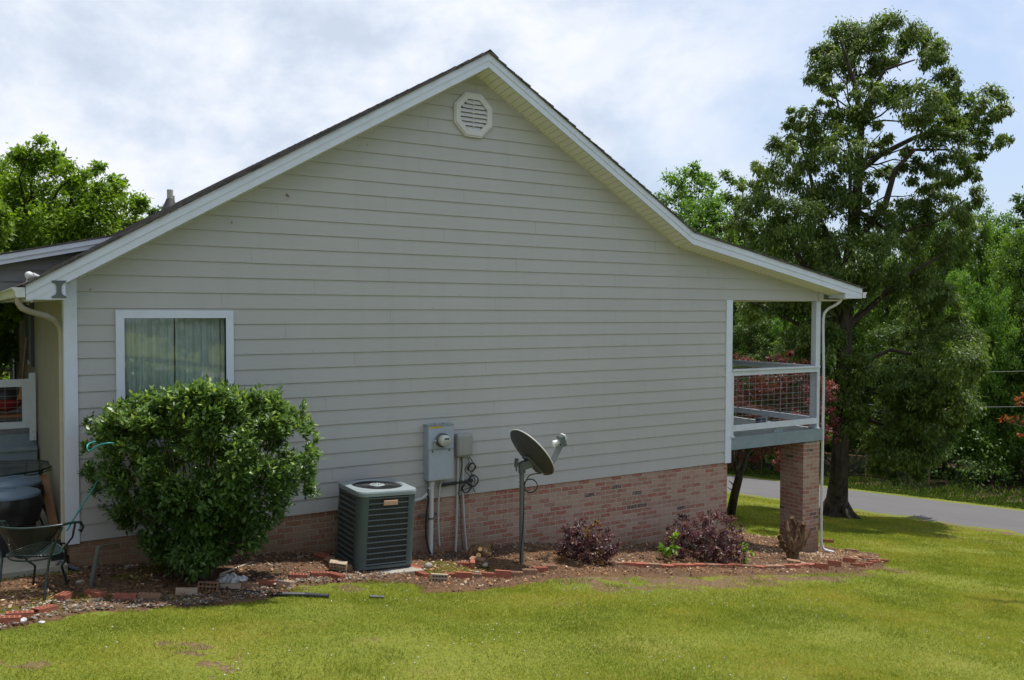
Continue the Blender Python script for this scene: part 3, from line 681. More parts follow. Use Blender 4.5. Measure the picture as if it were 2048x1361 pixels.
# window: moulded white frame, glass, curtains
wf = MB(); x0, x1, z0, z1 = .479, 1.729, .96, 2.466
for o, y in ((0, -.040), (.018, -.034), (.05, -.026)):
    w = .085 - o; a0, a1, b0, b1 = x0 + o, x1 - o, z0 + o, z1 - o
    wf.box((a0, y, b0), (a0 + w, .03 - o * .1, b1)); wf.box((a1 - w, y, b0), (a1, .03 - o * .1, b1)); wf.box((a0 + w, y, b1 - w), (a1 - w, .03 - o * .1, b1)); wf.box((a0 + w, y, b0), (a1 - w, .03 - o * .1, b0 + w))
wd = wf.build('window', M['trim'], house)
gp = MB(); gp.box((x0 + .08, .002, z0 + .08), (x1 - .08, .006, z1 - .08)); gp.build('glass', M['glass'], wd)
cu = MB(); n = 160
for h, (ca, cb_, mid) in enumerate(((x0 + .06, 1.10, 0), (1.115, x1 - .04, 0))):
    vs = []; fs = []
    for k in range(n + 1):
        t = k / n; xx = ca + (cb_ - ca) * t; ph = t * (34 if h == 0 else 28); yy_ = .10 + .024 * math.sin(ph + 1.3 * math.sin(t * 9)) + .01 * math.sin(ph * 2.3)
        vs += [(xx, yy_, z0 + .0), (xx + .004 * math.sin(ph), yy_ * .8 + .02, z1 - .02)]
        if k: fs.append((2 * k - 2, 2 * k, 2 * k + 1, 2 * k - 1))
    cu.add(vs, fs, True)
cu.build('curtain', M['curtain'], wd)
ib = MB(); ib.box((.3, .9, .6), (1.9, .92, 2.6)); ib.box((.3, .03, .6), (.32, .9, 2.6)); ib.box((1.88, .03, .6), (1.9, .9, 2.6)); ib.box((.3, .03, 2.6), (1.9, .92, 2.62)); ib.box((.3, .03, .58), (1.9, .92, .6)); ib.build('room_interior', M['room'], house)
# gutters: K-profile run along each eave
def gutter(xw, zt, sgn, y0, y1):
    prof = [(0, 0), (0, -.10), (.075, -.10), (.085, -.085), (.088, -.05), (.10, -.03), (.118, -.012), (.118, 0), (.112, 0), (.112, -.010), (.095, -.028), (.082, -.05), (.08, -.08), (.07, -.094), (.006, -.094), (.006, 0)]
    mb = MB(); P = [(xw + sgn * a, zt + b) for a, b in prof]; mb.prism(P, 1, y0, y1)
    mb.prism([(xw + sgn * a, zt + b) for a, b in prof[:8]], 1, y0 - .004, y0 + .004); return mb
gl_ = gutter(-.39, 2.69, -1, YF - .01, 11.0).build('gutter', M['gutter'], house)
gr_ = gutter(12.69, 2.83, 1, YF - .01, 11.0).build('gutter', M['gutter'], house)
def pipe(name, pts, w, matn, parent, ribs=()):
    mb = MB(); sm = []
    P = [Vector(p) for p in pts]
    for i in range(len(P) - 1):
        a, b = P[i], P[i + 1]; n = 4 if i < len(P) - 2 else 3
        for k in range(n): sm.append(a.lerp(b, k / n))
    sm.append(P[-1])
    for _ in range(1):
        for i in range(1, len(sm) - 1): sm[i] = (sm[i - 1] + sm[i] * 2 + sm[i + 1]) / 4
    mb.tube(sm, w, 10)
    for i in ribs:
        p, q = sm[i], sm[i + 1]; mb.tube([p, p.lerp(q, .2)], w * 1.1, 10)
    return mb.build(name, M[matn], parent)
dl = [AT(36, 585, 1, -.26), AT(36, 606, 1, -.26), AT(44, 617, 1, -.24), AT(58, 623, 1, -.18), AT(92, 632, 1, -.02), AT(110, 641, 1, .08), AT(120, 652, 1, .12), AT(122.5, 672, 1, .13)]
dl.append(Vector((dl[-1].x, .13, 1.9))); dl.append(Vector((dl[-1].x, .13, -.12)))
pipe('downspout', dl, .029, 'beige_pipe', gl_, ribs=range(3, 26, 1))
dr = [AT(1683, 598, 1, -.2), AT(1681, 603, 1, -.2), AT(1672, 610, 1, -.15), AT(1656, 618, 1, -.02), AT(1648, 627, 1, .0), AT(1646, 645, 1, .0)]
dr.append(Vector((12.13, .0, 1.2))); dr.append(Vector((12.10, -.012, -1.72))); dr.append(Vector((12.14, -.06, -1.79))); dr.append(Vector((12.26, -.16, -1.82)))
pipe('downspout', dr, .024, 'gutter', gr_)
# steel bracket nailed to the eave return, flood lamp on the eave
bq = MB(); c = AT(118, 579, 1, YF - .006); w = .066; h = .088
pl_ = [(-1, 1), (1, 1), (.98, .82), (.5, .62), (.34, .3), (.34, -.35), (.5, -.62), (1, -.82), (1, -1), (-1, -1), (-1, -.82), (-.5, -.62), (-.34, -.35), (-.34, .3), (-.5, .62), (-.98, .82)]
bq.prism([(c.x + a * w, c.z + b * h) for a, b in pl_], 1, YF - .012, YF - .001)
for a, b in ((-.8, .9), (.8, .9), (-.8, -.9), (.8, -.9)): bq.ball((c.x + a * w, YF - .013, c.z + b * h), .006)
bq.build('steel_bracket', M['dish_metal'], house)
fl = MB(); c = AT(58, 551, 1, -.1); fl.ball(c, .040, 14); fl.tube([c, c + Vector((-.02, .05, -.09))], .012, 8); fl.tube([c + Vector((.03, .0, .0)), c + Vector((.09, .05, -.01))], [.03, .015], 10); fl.build('eave_lamp', M['lnb'], house)
# plumbing vents on the roof
for px, py, pb, r in ((340, 380, 412, .052), (346, 392, 412, .03)):
    a = AT(px, py, 1, 6); b = AT(px, pb, 1, 6); vp = MB(); vp.tube([Vector((a.x, 6, B(a.x) + .1)), Vector((a.x, 6, a.z))], r, 14)
    o = vp.build('vent_pipe', M['vinylpipe'], house)
    if r > .04: q = MB(); q.tube([Vector((a.x, 6, B(a.x) + .12)), Vector((a.x, 6, B(a.x) + .36))], [.16, .06], 14); q.build('flashing_boot', M['rubber'], o)
# rear shed roof over the back porch (its end stands at y = 4)
w0, w1 = AT(0, 530, 1, 4), AT(159, 503, 1, 4); sw_ = (w1.z - w0.z) / (w1.x - w0.x); wz = lambda x: w0.z + sw_ * (x - w0.x)
wm = MB(); wm.prism([(-4.2, wz(-4.2)), (1.25, wz(1.25)), (1.25, wz(1.25) + .07), (-4.2, wz(-4.2) + .07)], 1, 4.0, 4.02); wm.prism([(-4.2, wz(-4.2) + .065), (1.3, wz(1.3) + .065), (1.3, wz(1.3) + .135), (-4.2, wz(-4.2) + .135)], 1, 3.975, 4.02)
wm.build('rear_rake_board', M['trim'], house)
wm = MB()
k = -4.2
while k < 1.3: wm.add([(k, 3.96, wz(k) + .14), (k + .14, 3.96, wz(k + .14) + .14), (k + .14, 3.96, wz(k + .14) + .158), (k, 3.96, wz(k) + .166), (k + .14, 11, wz(k + .14) + .158), (k, 11, wz(k) + .166)], [(0, 1, 2, 3), (3, 2, 4, 5), (0, 3, 5)]); k += .14
wm.build('rear_shed_roof', M['shingle'], house)
wm = MB()
zc = 2.70
while zc < wz(.2) + .3:
    z1c = zc + .17
    def xa_(z): return max(-4.1, w0.x + (z - .0 - w0.z) / sw_)
    a = xa_(zc); a1 = xa_(z1c)
    if a < 1.1: wm.add([(a, 4.18, zc), (1.1, 4.18, zc), (1.1, 4.20, z1c), (min(a1, 1.1), 4.20, z1c), (a, 4.2, zc), (1.1, 4.2, zc)], [(0, 1, 2, 3), (4, 5, 1, 0)])
    zc = z1c
wm.prism([(-4.1, 2.62), (1.0, 2.62), (1.0, 2.70), (-4.1, 2.70)], 1, 4.17, 4.24)
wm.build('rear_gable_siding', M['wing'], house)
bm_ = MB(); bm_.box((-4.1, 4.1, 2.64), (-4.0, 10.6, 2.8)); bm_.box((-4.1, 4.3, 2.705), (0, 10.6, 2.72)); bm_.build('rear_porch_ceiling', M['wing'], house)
for y in (4.2, 7.3, 10.4): bm_ = MB(); bm_.box((-4.08, y, .6), (-3.98, y + .1, 2.7)); bm_.build('rear_porch_post', M['post_paint'], house)
# shutters, windows and door along the left wall
for y0, y1, z0_, z1_, mt, th in ((4.42, 4.75, 1.62, 2.6, 'shutter', .05), (5.55, 5.9, 1.62, 2.6, 'shutter', .05), (8.9, 9.3, .8, 2.6, 'shutter', .05)):
    s_ = MB(); s_.box((-th, y0, z0_), (-.001, y1, z1_))
    for k in range(int((z1_ - z0_ - .1) / .045)): s_.add([(-th - .012, y0 + .04, z0_ + .06 + k * .045), (-th - .012, y1 - .04, z0_ + .06 + k * .045), (-th + .002, y1 - .04, z0_ + .098 + k * .045), (-th + .002, y0 + .04, z0_ + .098 + k * .045)], [(0, 1, 2, 3)])
    s_.build('shutter', M[mt], house)
s_ = MB(); s_.box((-.03, 4.78, 1.62), (-.001, 5.52, 2.6)); sw2 = s_.build('window', M['trim'], house); s_ = MB(); s_.box((-.034, 4.84, 1.68), (-.031, 5.46, 2.54)); s_.build('glass', M['room'], sw2)
s_ = MB(); s_.box((-.06, 6.9, .72), (-.001, 7.0, 2.62)); s_.box((-.06, 7.9, .72), (-.001, 8.0, 2.62)); s_.box((-.04, 7.0, .72), (-.001, 7.9, 2.6)); s_.build('door', M['stucco'], house)
# ================================================================ FRONT PORCH (right)
fp_ = empty('front_porch', (11.0, .5, -1.79), 'raised front porch with grey painted deck, white wire railing and brick pier', 'porch')
ZD = .40
d = MB(); k = 9.76
nb = 0; y = .03
while y < 10.5: d.box((9.75, y, ZD - .03), (12.05, y + .135, ZD)); y += .142
d.build('deck_boards', M['deck_board'], fp_)
d = MB(); d.box((9.802, -.03, .195), (12.06, .012, ZD - .033)); d.box((9.802, -.034, ZD - .032), (12.065, .0285, ZD + .004))
d.box((12.02, .03, .195), (12.06, 10.5, ZD - .012)); d.box((9.75, 10.46, .195), (12.02, 10.5, ZD - .03))
d.build('rim_beam', M['deck'], fp_)
d = MB()
for kk in range(9): d.box((9.76, .4 + kk * .6, .2), (12.0, .44 + kk * .6, .365))
d.build('floor_joist', M['deck'], fp_)
for y in (0.0, 4.6, 9.2):
    d = MB(); d.box((11.615, y + .0, -3.0), (12.045, y + .51, .163)); o = d.build('brick_pier', M['brick_clean'], fp_)
    d = MB(); d.box((11.65, y + .02, .164), (12.02, y + .48, .1935)); d.build('pier_plate', M['deck'], o)
for y in (0.02, 4.6, 9.2):
    d = MB(); d.rbox((11.93, y, ZD + .004), (12.05, y + .11, 2.67), .008); d.build('porch_post', M['post_paint'], fp_)
def railing(a, b, name='railing', parent=fp_, zt=1.5, zb=.50, zbt=.60, zd=ZD, pt_end=True, nx=.1524):
    a, b = Vector(a), Vector(b); dd_ = (b - a).normalized(); L = (b - a).length
    mb = MB(); mb.bar((a.x, a.y, zt + .012), (b.x, b.y, zt + .012), .10, .028); mb.bar((a.x, a.y, zt - .042), (b.x, b.y, zt - .042), .035, .078)
    ro = mb.build(name, M['post_paint'], parent)
    mb = MB(); mb.bar((a.x, a.y, (zb + zbt) / 2), (b.x, b.y, (zb + zbt) / 2), .04, zbt - zb); mb.build('bottom_rail', M['post_paint'], ro)
    if pt_end:
        for q in (a + dd_ * .02, b - dd_ * .02):
            mb = MB(); mb.bar((q.x, q.y, zd + .005), (q.x, q.y, zt - .082), .045, .045); mb.bar((q.x, q.y, zd + .005), (q.x, q.y, zd + .03), .08, .08); mb.build('baluster_post', M['post_paint'], ro)
    mb = MB(); z = zbt - .02; r = .0028; t = .12
    while t < L - .05: p = a + dd_ * t; mb.tube([(p.x, p.y, zbt - .01), (p.x, p.y, zt - .08)], r, 5); t += nx
    z = zbt + .03; st = .055
    while z < zt - .09: mb.tube([(a.x, a.y, z), (b.x, b.y, z)], r, 5); z += st; st = min(.1, st * 1.12)
    mb.build('wire_panel', M['wire'], ro); return ro
railing((9.80, -.01, 0), (11.96, -.01, 0))
railing((12.0, .13, 0), (12.0, 4.6, 0)); railing((12.0, 4.72, 0), (12.0, 9.2, 0))
# ================================================================ BACK PORCH (left)
bp = empty('back_porch', (-1.5, 5, -.2), 'shaded back porch with white rail and blue grey steps beside the tan side wall', 'porch')
d = MB(); ZL = .70; y = 4.05
while y < 10.4: d.box((-4.1, y, ZL - .03), (-.02, y + .13, ZL)); y += .14
d.build('deck_boards', M['deck_board'], bp)
d = MB(); d.box((-4.1, 4.0, -.15), (-.02, 4.04, ZL - .001)); d.build('rim_beam', M['deck'], bp)
st_ = MB()
for k in range(3):
    z = ZL - .175 * (k + 1); y1_ = 4.0 - .28 * k; st_.box((-2.2, y1_ - .30, z - .035), (-.03, y1_ + (0 if k else -.001), z)); st_.box((-2.18, y1_ - .265, -.18), (-.035, y1_ - .25, z - .036))
st_.build('stairs', M['deck'], bp)
yp = 3.96; pa, pb = AT(58.5, 746, 1, yp), AT(71, 880, 1, yp)
d = MB(); d.box((AT(58, 800, 1, yp).x, yp - .04, pb.z), (AT(71, 800, 1, yp).x, yp, pa.z))
for z in (.055, .13): d.ball((AT(66, 800, 1, yp).x, yp - .042, pb.z + z), .012)
d.build('rail_post', M['post_paint'], bp)
rp = MB(); za, zb2 = AT(57, 758, 1, yp).z, AT(57, 773, 1, yp).z; xr_ = AT(58, 765, 1, yp).x
rp.box((-2.3, yp - .035, zb2), (xr_, yp - .005, za)); zc, zd_ = AT(45, 843, 1, yp).z, AT(45, 856, 1, yp).z
rp.box((-2.3, yp - .035, zd_), (xr_, yp - .005, zc)); xq = AT(44, 800, 1, yp).x; rp.box((xq, yp - .034, zc), (xr_ - .0, yp - .006, zb2))
bo = rp.build('railing', M['post_paint'], bp)
wp = MB(); t = xq - .06
while t > -2.2: wp.tube([(t, yp - .02, zc), (t, yp - .02, zb2)], .0025, 5); t -= .15
z = zc + .03; s0 = .05
while z < zb2: wp.tube([(-2.3, yp - .02, z), (xq, yp - .02, z)], .0025, 5); z += s0; s0 = min(.1, s0 * 1.15)
wp.build('wire_panel', M['wire'], bo)
yb_ = 9.6; rp = MB(); rp.box((-4.0, yb_, AT(10, 684, 1, yb_).z), (-.12, yb_ + .04, AT(10, 672, 1, yb_).z)); rp.box((-4.0, yb_, AT(10, 744, 1, yb_).z), (-.12, yb_ + .04, AT(10, 735, 1, yb_).z))
rp.box((AT(19, 700, 1, yb_).x, yb_ - .01, ZL), (AT(26, 700, 1, yb_).x, yb_ + .05, AT(10, 672, 1, yb_).z)); rp.box((-3.98, yb_ - .01, ZL), (-3.9, yb_ + .05, 1.6)); rp.build('far_railing', M['post_paint'], bp)
# patio slab
ps = MB(); ps.box((-3.6, -.10, -.42), (-.024, 4.6, -.20))
for i in range(len(ps.v)):
    if ps.v[i][1] < 0: ps.v[i] = (ps.v[i][0], -.16 + .01 * i % .03, ps.v[i][2])
sl_ = ps.build('patio_slab', M['concrete'], None); tag(sl_, kind='structure')
# ================================================================ UTILITIES ON THE WALL
def part(mb, name, m_, parent): return mb.build(name, M[m_], parent)
mbx = empty('electric_meter_box', (4.34, 0, .3), 'tall grey steel electric meter box with round meter on the siding', 'meter box')
a, b = AT(857, 853, 1, -.16), AT(907, 958, 1, -.16)
q = MB(); q.rbox((a.x, -.160, b.z + .0), (b.x, -.016, a.z), .005); part(q, 'box_body', 'galv', mbx)
q = MB(); q.box((a.x - .006, -.170, a.z - .004), (b.x + .006, -.018, a.z + .008)); part(q, 'rain_lip', 'ac_top', mbx)
cz = AT(880, 899, 1, -.165).z
q = MB(); q.box((a.x + .004, -.166, b.z + .01), (b.x - .004, -.161, cz - .008)); o = part(q, 'lower_cover', 'galv', mbx)
q = MB(); q.box((a.x, -.172, cz - .006), (b.x, -.161, cz + .006)); part(q, 'cover_flange', 'ac_top', mbx)
for t in (.15, .82): q = MB(); q.ball((a.x + (b.x - a.x) * t, -.170, cz - .022), .010); part(q, 'latch', 'black', mbx)
q = MB(); q.box((a.x + .012, -.1635, a.z - .032), (a.x + .19, -.1605, a.z - .012)); part(q, 'warning_sticker', 'yellow', mbx)
mc_ = AT(886, 881, 1, -.20); R_ = .088
def ylathe(prof, c, seg=28):
    mb = MB(); mb.lathe(prof, (0, 0, 0), seg); Mx = Matrix.Translation(Vector(c)) @ Matrix.Rotation(PI / 2, 4, 'X'); mb.xf(Mx); return mb
me_ = part(ylathe([(0.001, .0), (R_, .0), (R_ * 1.02, .02), (R_ * .98, .05), (R_ * 1.04, .052), (R_ * 1.04, -.01), (R_ * 1.08, -.02)], (mc_.x, -.16, mc_.z)), 'meter', 'dish_metal', mbx)
part(ylathe([(R_ * .86, .04), (R_ * .86, .11), (R_ * .80, .125), (0.001, .128)], (mc_.x, -.16, mc_.z)), 'meter_face', 'meterglass', me_)
q = MB(); q.box((mc_.x - .020, -.2915, mc_.z + .018), (mc_.x + .045, -.2885, mc_.z + .038)); part(q, 'display', 'lcd', me_)
q = MB(); q.box((mc_.x - .045, -.2905, mc_.z - .012), (mc_.x + .035, -.2885, mc_.z - .008)); q.box((mc_.x - .03, -.2905, mc_.z - .045), (mc_.x + .03, -.2885, mc_.z - .028)); part(q, 'printed_plate', 'greybox', me_)
q = MB(); q.tube([(mc_.x - .09, -.17, mc_.z - .03), (mc_.x - .12, -.20, mc_.z - .04), (mc_.x - .12, -.20, mc_.z - .10)], .012, 6); q.tube([(mc_.x - .085, -.18, mc_.z + .0), (mc_.x - .12, -.19, mc_.z - .02)], .018, 6); part(q, 'seal_tag', 'greybox', me_)
for px, py in ((872, 845), (889, 845)):
    c = AT(px, py, 1, -.09); q = MB(); q.lathe([(.028, 0), (.028, .012), (.0, .016)], (c.x, -.09, a.z + .009), 14); part(q, 'knockout_plug', 'ac_top', mbx)
cbx = empty('cable_box', (4.73, 0, .6), 'rounded grey plastic cable box to the right of the meter box', 'cable box')
a, b = AT(914, 869, 1, -.10), AT(945, 912, 1, -.10)
q = MB(); q.rbox((a.x, -.115, b.z), (b.x, -.016, a.z), .028); part(q, 'cover', 'greybox', cbx)
q = MB(); q.rbox((a.x + .02, -.122, b.z + .02), (b.x - .02, -.10, a.z - .02), .01); part(q, 'raised_face', 'greybox', cbx)
def cable(name, pts, r, m_, label, cat, group=None, seg=8):
    mb = MB(); P = [Vector(p) for p in pts]; S = []
    for i in range(len(P) - 1):
        p0, p1, p2, p3 = P[max(i - 1, 0)], P[i], P[i + 1], P[min(i + 2, len(P) - 1)]
        for k in range(5):
            t = k / 5; S.append(.5 * ((2 * p1) + (p2 - p0) * t + (2 * p0 - 5 * p1 + 4 * p2 - p3) * t * t + (3 * p1 - p0 - 3 * p2 + p3) * t * t * t))
    S.append(P[-1]); mb.tube(S, r, seg); o = mb.build(name, M[m_], None)
    if label: tag(o, label, cat, group)
    return o
def W_(pl, y): return [AT(px, py, 1, yy) if isinstance(yy, (int, float)) else None for (px, py), yy in zip(pl, y if hasattr(y, '__len__') else [y] * len(pl))]
pc_ = empty('pvc_conduit', AT(861, 1110, 1, -.13), 'thick white pipe below the meter box down into the soil', 'pipe')
q = MB(); q.tube([AT(863, 960, 1, -.09), AT(862, 1040, 1, -.09), AT(861, 1090, 1, -.10)], .034, 12); q.tube([AT(861, 1089, 1, -.10), AT(862, 1114, 1, -.13)], [.034, .018], 12); part(q, 'pipe', 'lnb', pc_)
q = MB(); q.tube([AT(863, 960, 1, -.09), AT(863, 970, 1, -.09)], .040, 12); part(q, 'collar', 'lnb', pc_)
q = MB(); c = AT(862, 1037, 1, -.09); q.tube([c + Vector((0, 0, -.012)), c + Vector((0, 0, .012))], .038, 12); q.box((c.x - .14, -.03, c.z + .02), (c.x + .12, -.006, c.z + .045)); part(q, 'strap', 'thinpipe', pc_)
cable('conduit_pipe', W_([(883, 957), (880, 975), (877, 1010), (877, 1060), (879, 1092)], -.06), .014, 'conduit', 'thin grey pipe just right of the thick white one', 'pipe')
cable('conduit_pipe', W_([(916, 915), (915, 980), (913, 1060), (911, 1104)], -.05), .018, 'conduit', 'grey pipe under the left side of the cable box', 'pipe')
cable('conduit_pipe', W_([(927, 915), (926, 975), (929, 1050), (934, 1104)], -.05), .014, 'conduit', 'grey pipe under the right side of the cable box, leaning at its foot', 'pipe')
cable('refrigerant_line', W_([(880, 972), (900, 968), (925, 964), (945, 961)], -.05), .022, 'black', 'fat black insulated line across the lowest siding board', 'pipe')
cable('whip_conduit', [AT(824, 1003, 1, -.40), AT(842, 998, 1, -.25), AT(852, 990, 1, -.14), AT(859, 978, 1, -.11), AT(868, 966, 1, -.05)], .020, 'conduit', 'grey flexible whip from the air conditioner up to the meter box', 'conduit')
cable('drain_hose', W_([(857, 978), (855, 990), (857, 1000), (853, 1030), (852, 1070), (857, 1098), (862, 1108)], -.14), .013, 'black', 'black hose hanging along the thick white pipe', 'hose')
def loopy(cx_, cz_, r, n=18, y=-.05, a0=0, a1=2 * PI, e=1.0): return [Vector((cx_ + r * math.cos(a0 + (a1 - a0) * k / n), y - .012 * math.sin(k * 1.1), cz_ + e * r * math.sin(a0 + (a1 - a0) * k / n))) for k in range(n + 1)]
for i, (px, py, r, lab) in enumerate(((943, 935, .055, 'upper'), (945, 962, .078, 'middle'), (931, 975, .068, 'lowest'))):
    c = AT(px, py, 1, -.05); pts = loopy(c.x, c.z, r, 18, -.045 - .012 * i) + loopy(c.x + .006, c.z - .004, r * .93, 18, -.055 - .012 * i)
    cable('cable_coil', pts, .0065, 'black', '%s loop of black coax cable hanging right of the cable box' % lab, 'cable', 'black coax loops below the cable box', 6)
cable('coax_cable', W_([(922, 914), (924, 930), (920, 960), (918, 985), (922, 1020), (922, 1060), (926, 1100)], -.075), .0055, 'black', 'black cable running straight down between the two grey pipes', 'cable')
cable('coax_cable', W_([(935, 914), (938, 925), (930, 940), (941, 955), (943, 970), (950, 985)], -.06), .0055, 'black', 'black cable end dangling from the loops', 'cable')
cable('coax_cable', W_([(938, 914), (944, 922), (952, 935), (942, 945), (950, 960), (945, 973), (934, 978), (918, 982), (916, 990)], -.065), .0055, 'black', 'tangled black cable winding through the loops', 'cable')
# ================================================================ AIR CONDITIONER
pad = empty('concrete_pad', GR(717, 1150), 'square grey concrete pad under the air conditioner', 'concrete pad')
fc = GR(713, 1149)  # nearest corner of the unit on the ground
S_ = .735; HH = .90
acx, acy = fc.x, fc.y
zb_ = float(H(acx + .2, acy + .2)) + .05
q = MB(); q.rbox((acx - .20, acy - .13, zb_ - .20), (acx + S_ + .06, acy + S_ + .10, zb_ - .012), .012)
for i_ in range(len(q.v)): q.v[i_] = (q.v[i_][0], q.v[i_][1], q.v[i_][2] - (q.v[i_][0] - acx) * .06)
q.build('slab', M['concrete'], pad)
ac = empty('air_conditioner', (acx + S_ / 2, acy + S_ / 2, zb_), 'dark green louvred air conditioner unit leaning on its pad by the wall', 'air conditioner')
tl = Matrix.Translation((acx + S_ / 2, acy + S_ / 2, zb_)) @ Matrix.Rotation(math.radians(2.6), 4, 'Y') @ Matrix.Rotation(math.radians(.8), 4, 'X')
def rr_poly(h, r, n=6):
    out = []
    for cx_, cy_, a0 in ((h - r, h - r, 0), (-h + r, h - r, 90), (-h + r, -h + r, 180), (h - r, -h + r, 270)):
        for k in range(n + 1): a_ = math.radians(a0 + 90 * k / n); out.append((cx_ + r * math.cos(a_), cy_ + r * math.sin(a_)))
    return out
h = S_ / 2
def dens(P):
    out = []
    for i in range(len(P)):
        a, b = P[i], P[(i + 1) % len(P)]; m_ = max(1, int(math.hypot(a[0] - b[0], a[1] - b[1]) / .04))
        out += [(a[0] + (b[0] - a[0]) * k / m_, a[1] + (b[1] - a[1]) * k / m_) for k in range(m_)]
    return out
q = MB(); q.prism(rr_poly(h - .022, .09), 2, .03, HH - .05); q.xf(tl); part(q, 'coil', 'ac_dark', ac)
q = MB(); cr = .105
for sx_, sy_ in ((1, 1), (1, -1), (-1, 1), (-1, -1)):
    pts = []
    for k in range(8): a_ = math.radians(90 * k / 7); pts.append((sx_ * (h - cr + cr * math.cos(a_)), sy_ * (h - cr + cr * math.sin(a_))))
    q = MB(); q.prism([(sx_ * (h - .016), sy_ * (h - cr - .012))] + [(sx_ * (h), sy_ * (h - cr - .012))] + pts + [(sx_ * (h - cr - .012), sy_ * h), (sx_ * (h - cr - .012), sy_ * (h - .016))] + [(sx_ * (h - cr), sy_ * (h - cr))], 2, .02, HH - .03); q.xf(tl); part(q, 'corner_panel', 'ac_shell', ac)
q = MB(); q.prism(rr_poly(h + .002, .105), 2, .0, .035); q.xf(tl); part(q, 'base_pan', 'ac_shell', ac)
nl = 13
for side in range(4):
    Rz = tl @ Matrix.Rotation(side * PI / 2, 4, 'Z'); q = MB(); e = h - cr - .012
    for k in range(nl):
        z = .055 + k * (HH - .13) / (nl - 1)
        q.add([(-e, -h - .004, z - .006), (e, -h - .004, z - .006), (e, -h - .004, z + .003), (-e, -h - .004, z + .003), (e, -h + .018, z + .004), (-e, -h + .018, z + .004), (e, -h + .018, z - .008), (-e, -h + .018, z - .008)], [(0, 1, 2, 3), (3, 2, 4, 5), (7, 6, 1, 0)])
    k = -e + .014
    q.xf(Rz); lo_ = part(q, 'louver_panel', 'ac_line', ac)
    q = MB()
    while k < e: q.tube([(k, -h + .004, .04), (k, -h + .004, HH - .05)], .0012, 4, False); k += .017
    q.xf(Rz); part(q, 'wire_guard', 'thinpipe', lo_)
q = MB(); P0 = dens(rr_poly(h + .012, .115)); n = len(P0)
Rf = .295; vs = []; rings = [[(x, y, HH - .055) for x, y in P0], [(x, y, HH - .018) for x, y in P0], [(x * .985, y * .985, HH) for x, y in P0]]
inner = []
for x, y in P0: a_ = math.atan2(y, x); inner.append((Rf * 1.05 * math.cos(a_), Rf * 1.05 * math.sin(a_), HH + .012))
inner2 = [(x * .95, y * .95, HH - .004) for x, y, z in inner]; inner3 = [(x, y, HH - .07) for x, y, z in inner2]
rings += [inner, inner2, inner3]
for r_ in rings: vs += r_
fs = [(i * n + k, i * n + (k + 1) % n, (i + 1) * n + (k + 1) % n, (i + 1) * n + k) for i in range(len(rings) - 1) for k in range(n)]
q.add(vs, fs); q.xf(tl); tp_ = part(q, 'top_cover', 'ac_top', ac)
q = MB()
for k in range(60):
    a_ = 2 * PI * k / 60; pts = [(r * math.cos(a_ + tw), r * math.sin(a_ + tw), HH + .004 + zz_) for r, tw, zz_ in ((.10, .0, .004), (.17, .05, .002), (.24, .10, 0), (.285, .13, -.006))]; q.tube(pts, .0028, 4, False)
for r in (.15, .2, .25): q.tube([(r * math.cos(2 * PI * k / 40), r * math.sin(2 * PI * k / 40), HH + .002) for k in range(41)], .0025, 4, False)
q.xf(tl); part(q, 'fan_guard', 'ac_dark', tp_)
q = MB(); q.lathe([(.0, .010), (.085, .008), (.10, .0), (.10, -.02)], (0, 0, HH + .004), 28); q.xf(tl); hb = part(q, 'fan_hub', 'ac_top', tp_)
for k in range(4): q = MB(); q.ball((.05 * math.cos(k * PI / 2), .05 * math.sin(k * PI / 2), HH + .016), .007, 8); q.xf(tl); part(q, 'bolt', 'black', tp_)
q = MB()
for k in range(3):
    a_ = k * 2 * PI / 3; q.add([(.05 * math.cos(a_), .05 * math.sin(a_), HH - .07), (.27 * math.cos(a_ - .35), .27 * math.sin(a_ - .35), HH - .09), (.27 * math.cos(a_ + .35), .27 * math.sin(a_ + .35), HH - .05), (.05 * math.cos(a_ + .6), .05 * math.sin(a_ + .6), HH - .06)], [(0, 1, 2, 3)])
q.xf(tl); part(q, 'fan_blades', 'dish_metal', ac)
q = MB(); q.lathe([(.0, 0), (.292, 0)], (0, 0, HH - .14), 24); q.xf(tl); part(q, 'fan_well', 'ac_dark', ac)
bz = .765
q = MB(); q.rbox((-.075, -h - .018, bz - .030), (.105, -h - .003, bz + .030), .006); q.xf(tl); bd_ = part(q, 'badge', 'badge', ac)
q = MB(); u0 = -.052
for ch in range(7):  # raised lettering, one outlined letter after another
    x_ = u0 + ch * .0205; q.box((x_, -h - .0215, bz - .011), (x_ + .004, -h - .0175, bz + .011)); q.box((x_ + .010, -h - .0215, bz - .011), (x_ + .014, -h - .0175, bz + .011)); q.box((x_ + .004, -h - .0214, bz + .007), (x_ + .010, -h - .0176, bz + .011))
    if ch % 2: q.box((x_ + .004, -h - .0214, bz - .011), (x_ + .010, -h - .0176, bz - .007))
q.box((-.068, -h - .0205, bz + .020), (.098, -h - .0175, bz + .023)); q.box((-.068, -h - .0205, bz - .023), (.098, -h - .0175, bz - .020))
q.xf(tl); part(q, 'lettering', 'badge_txt', bd_)
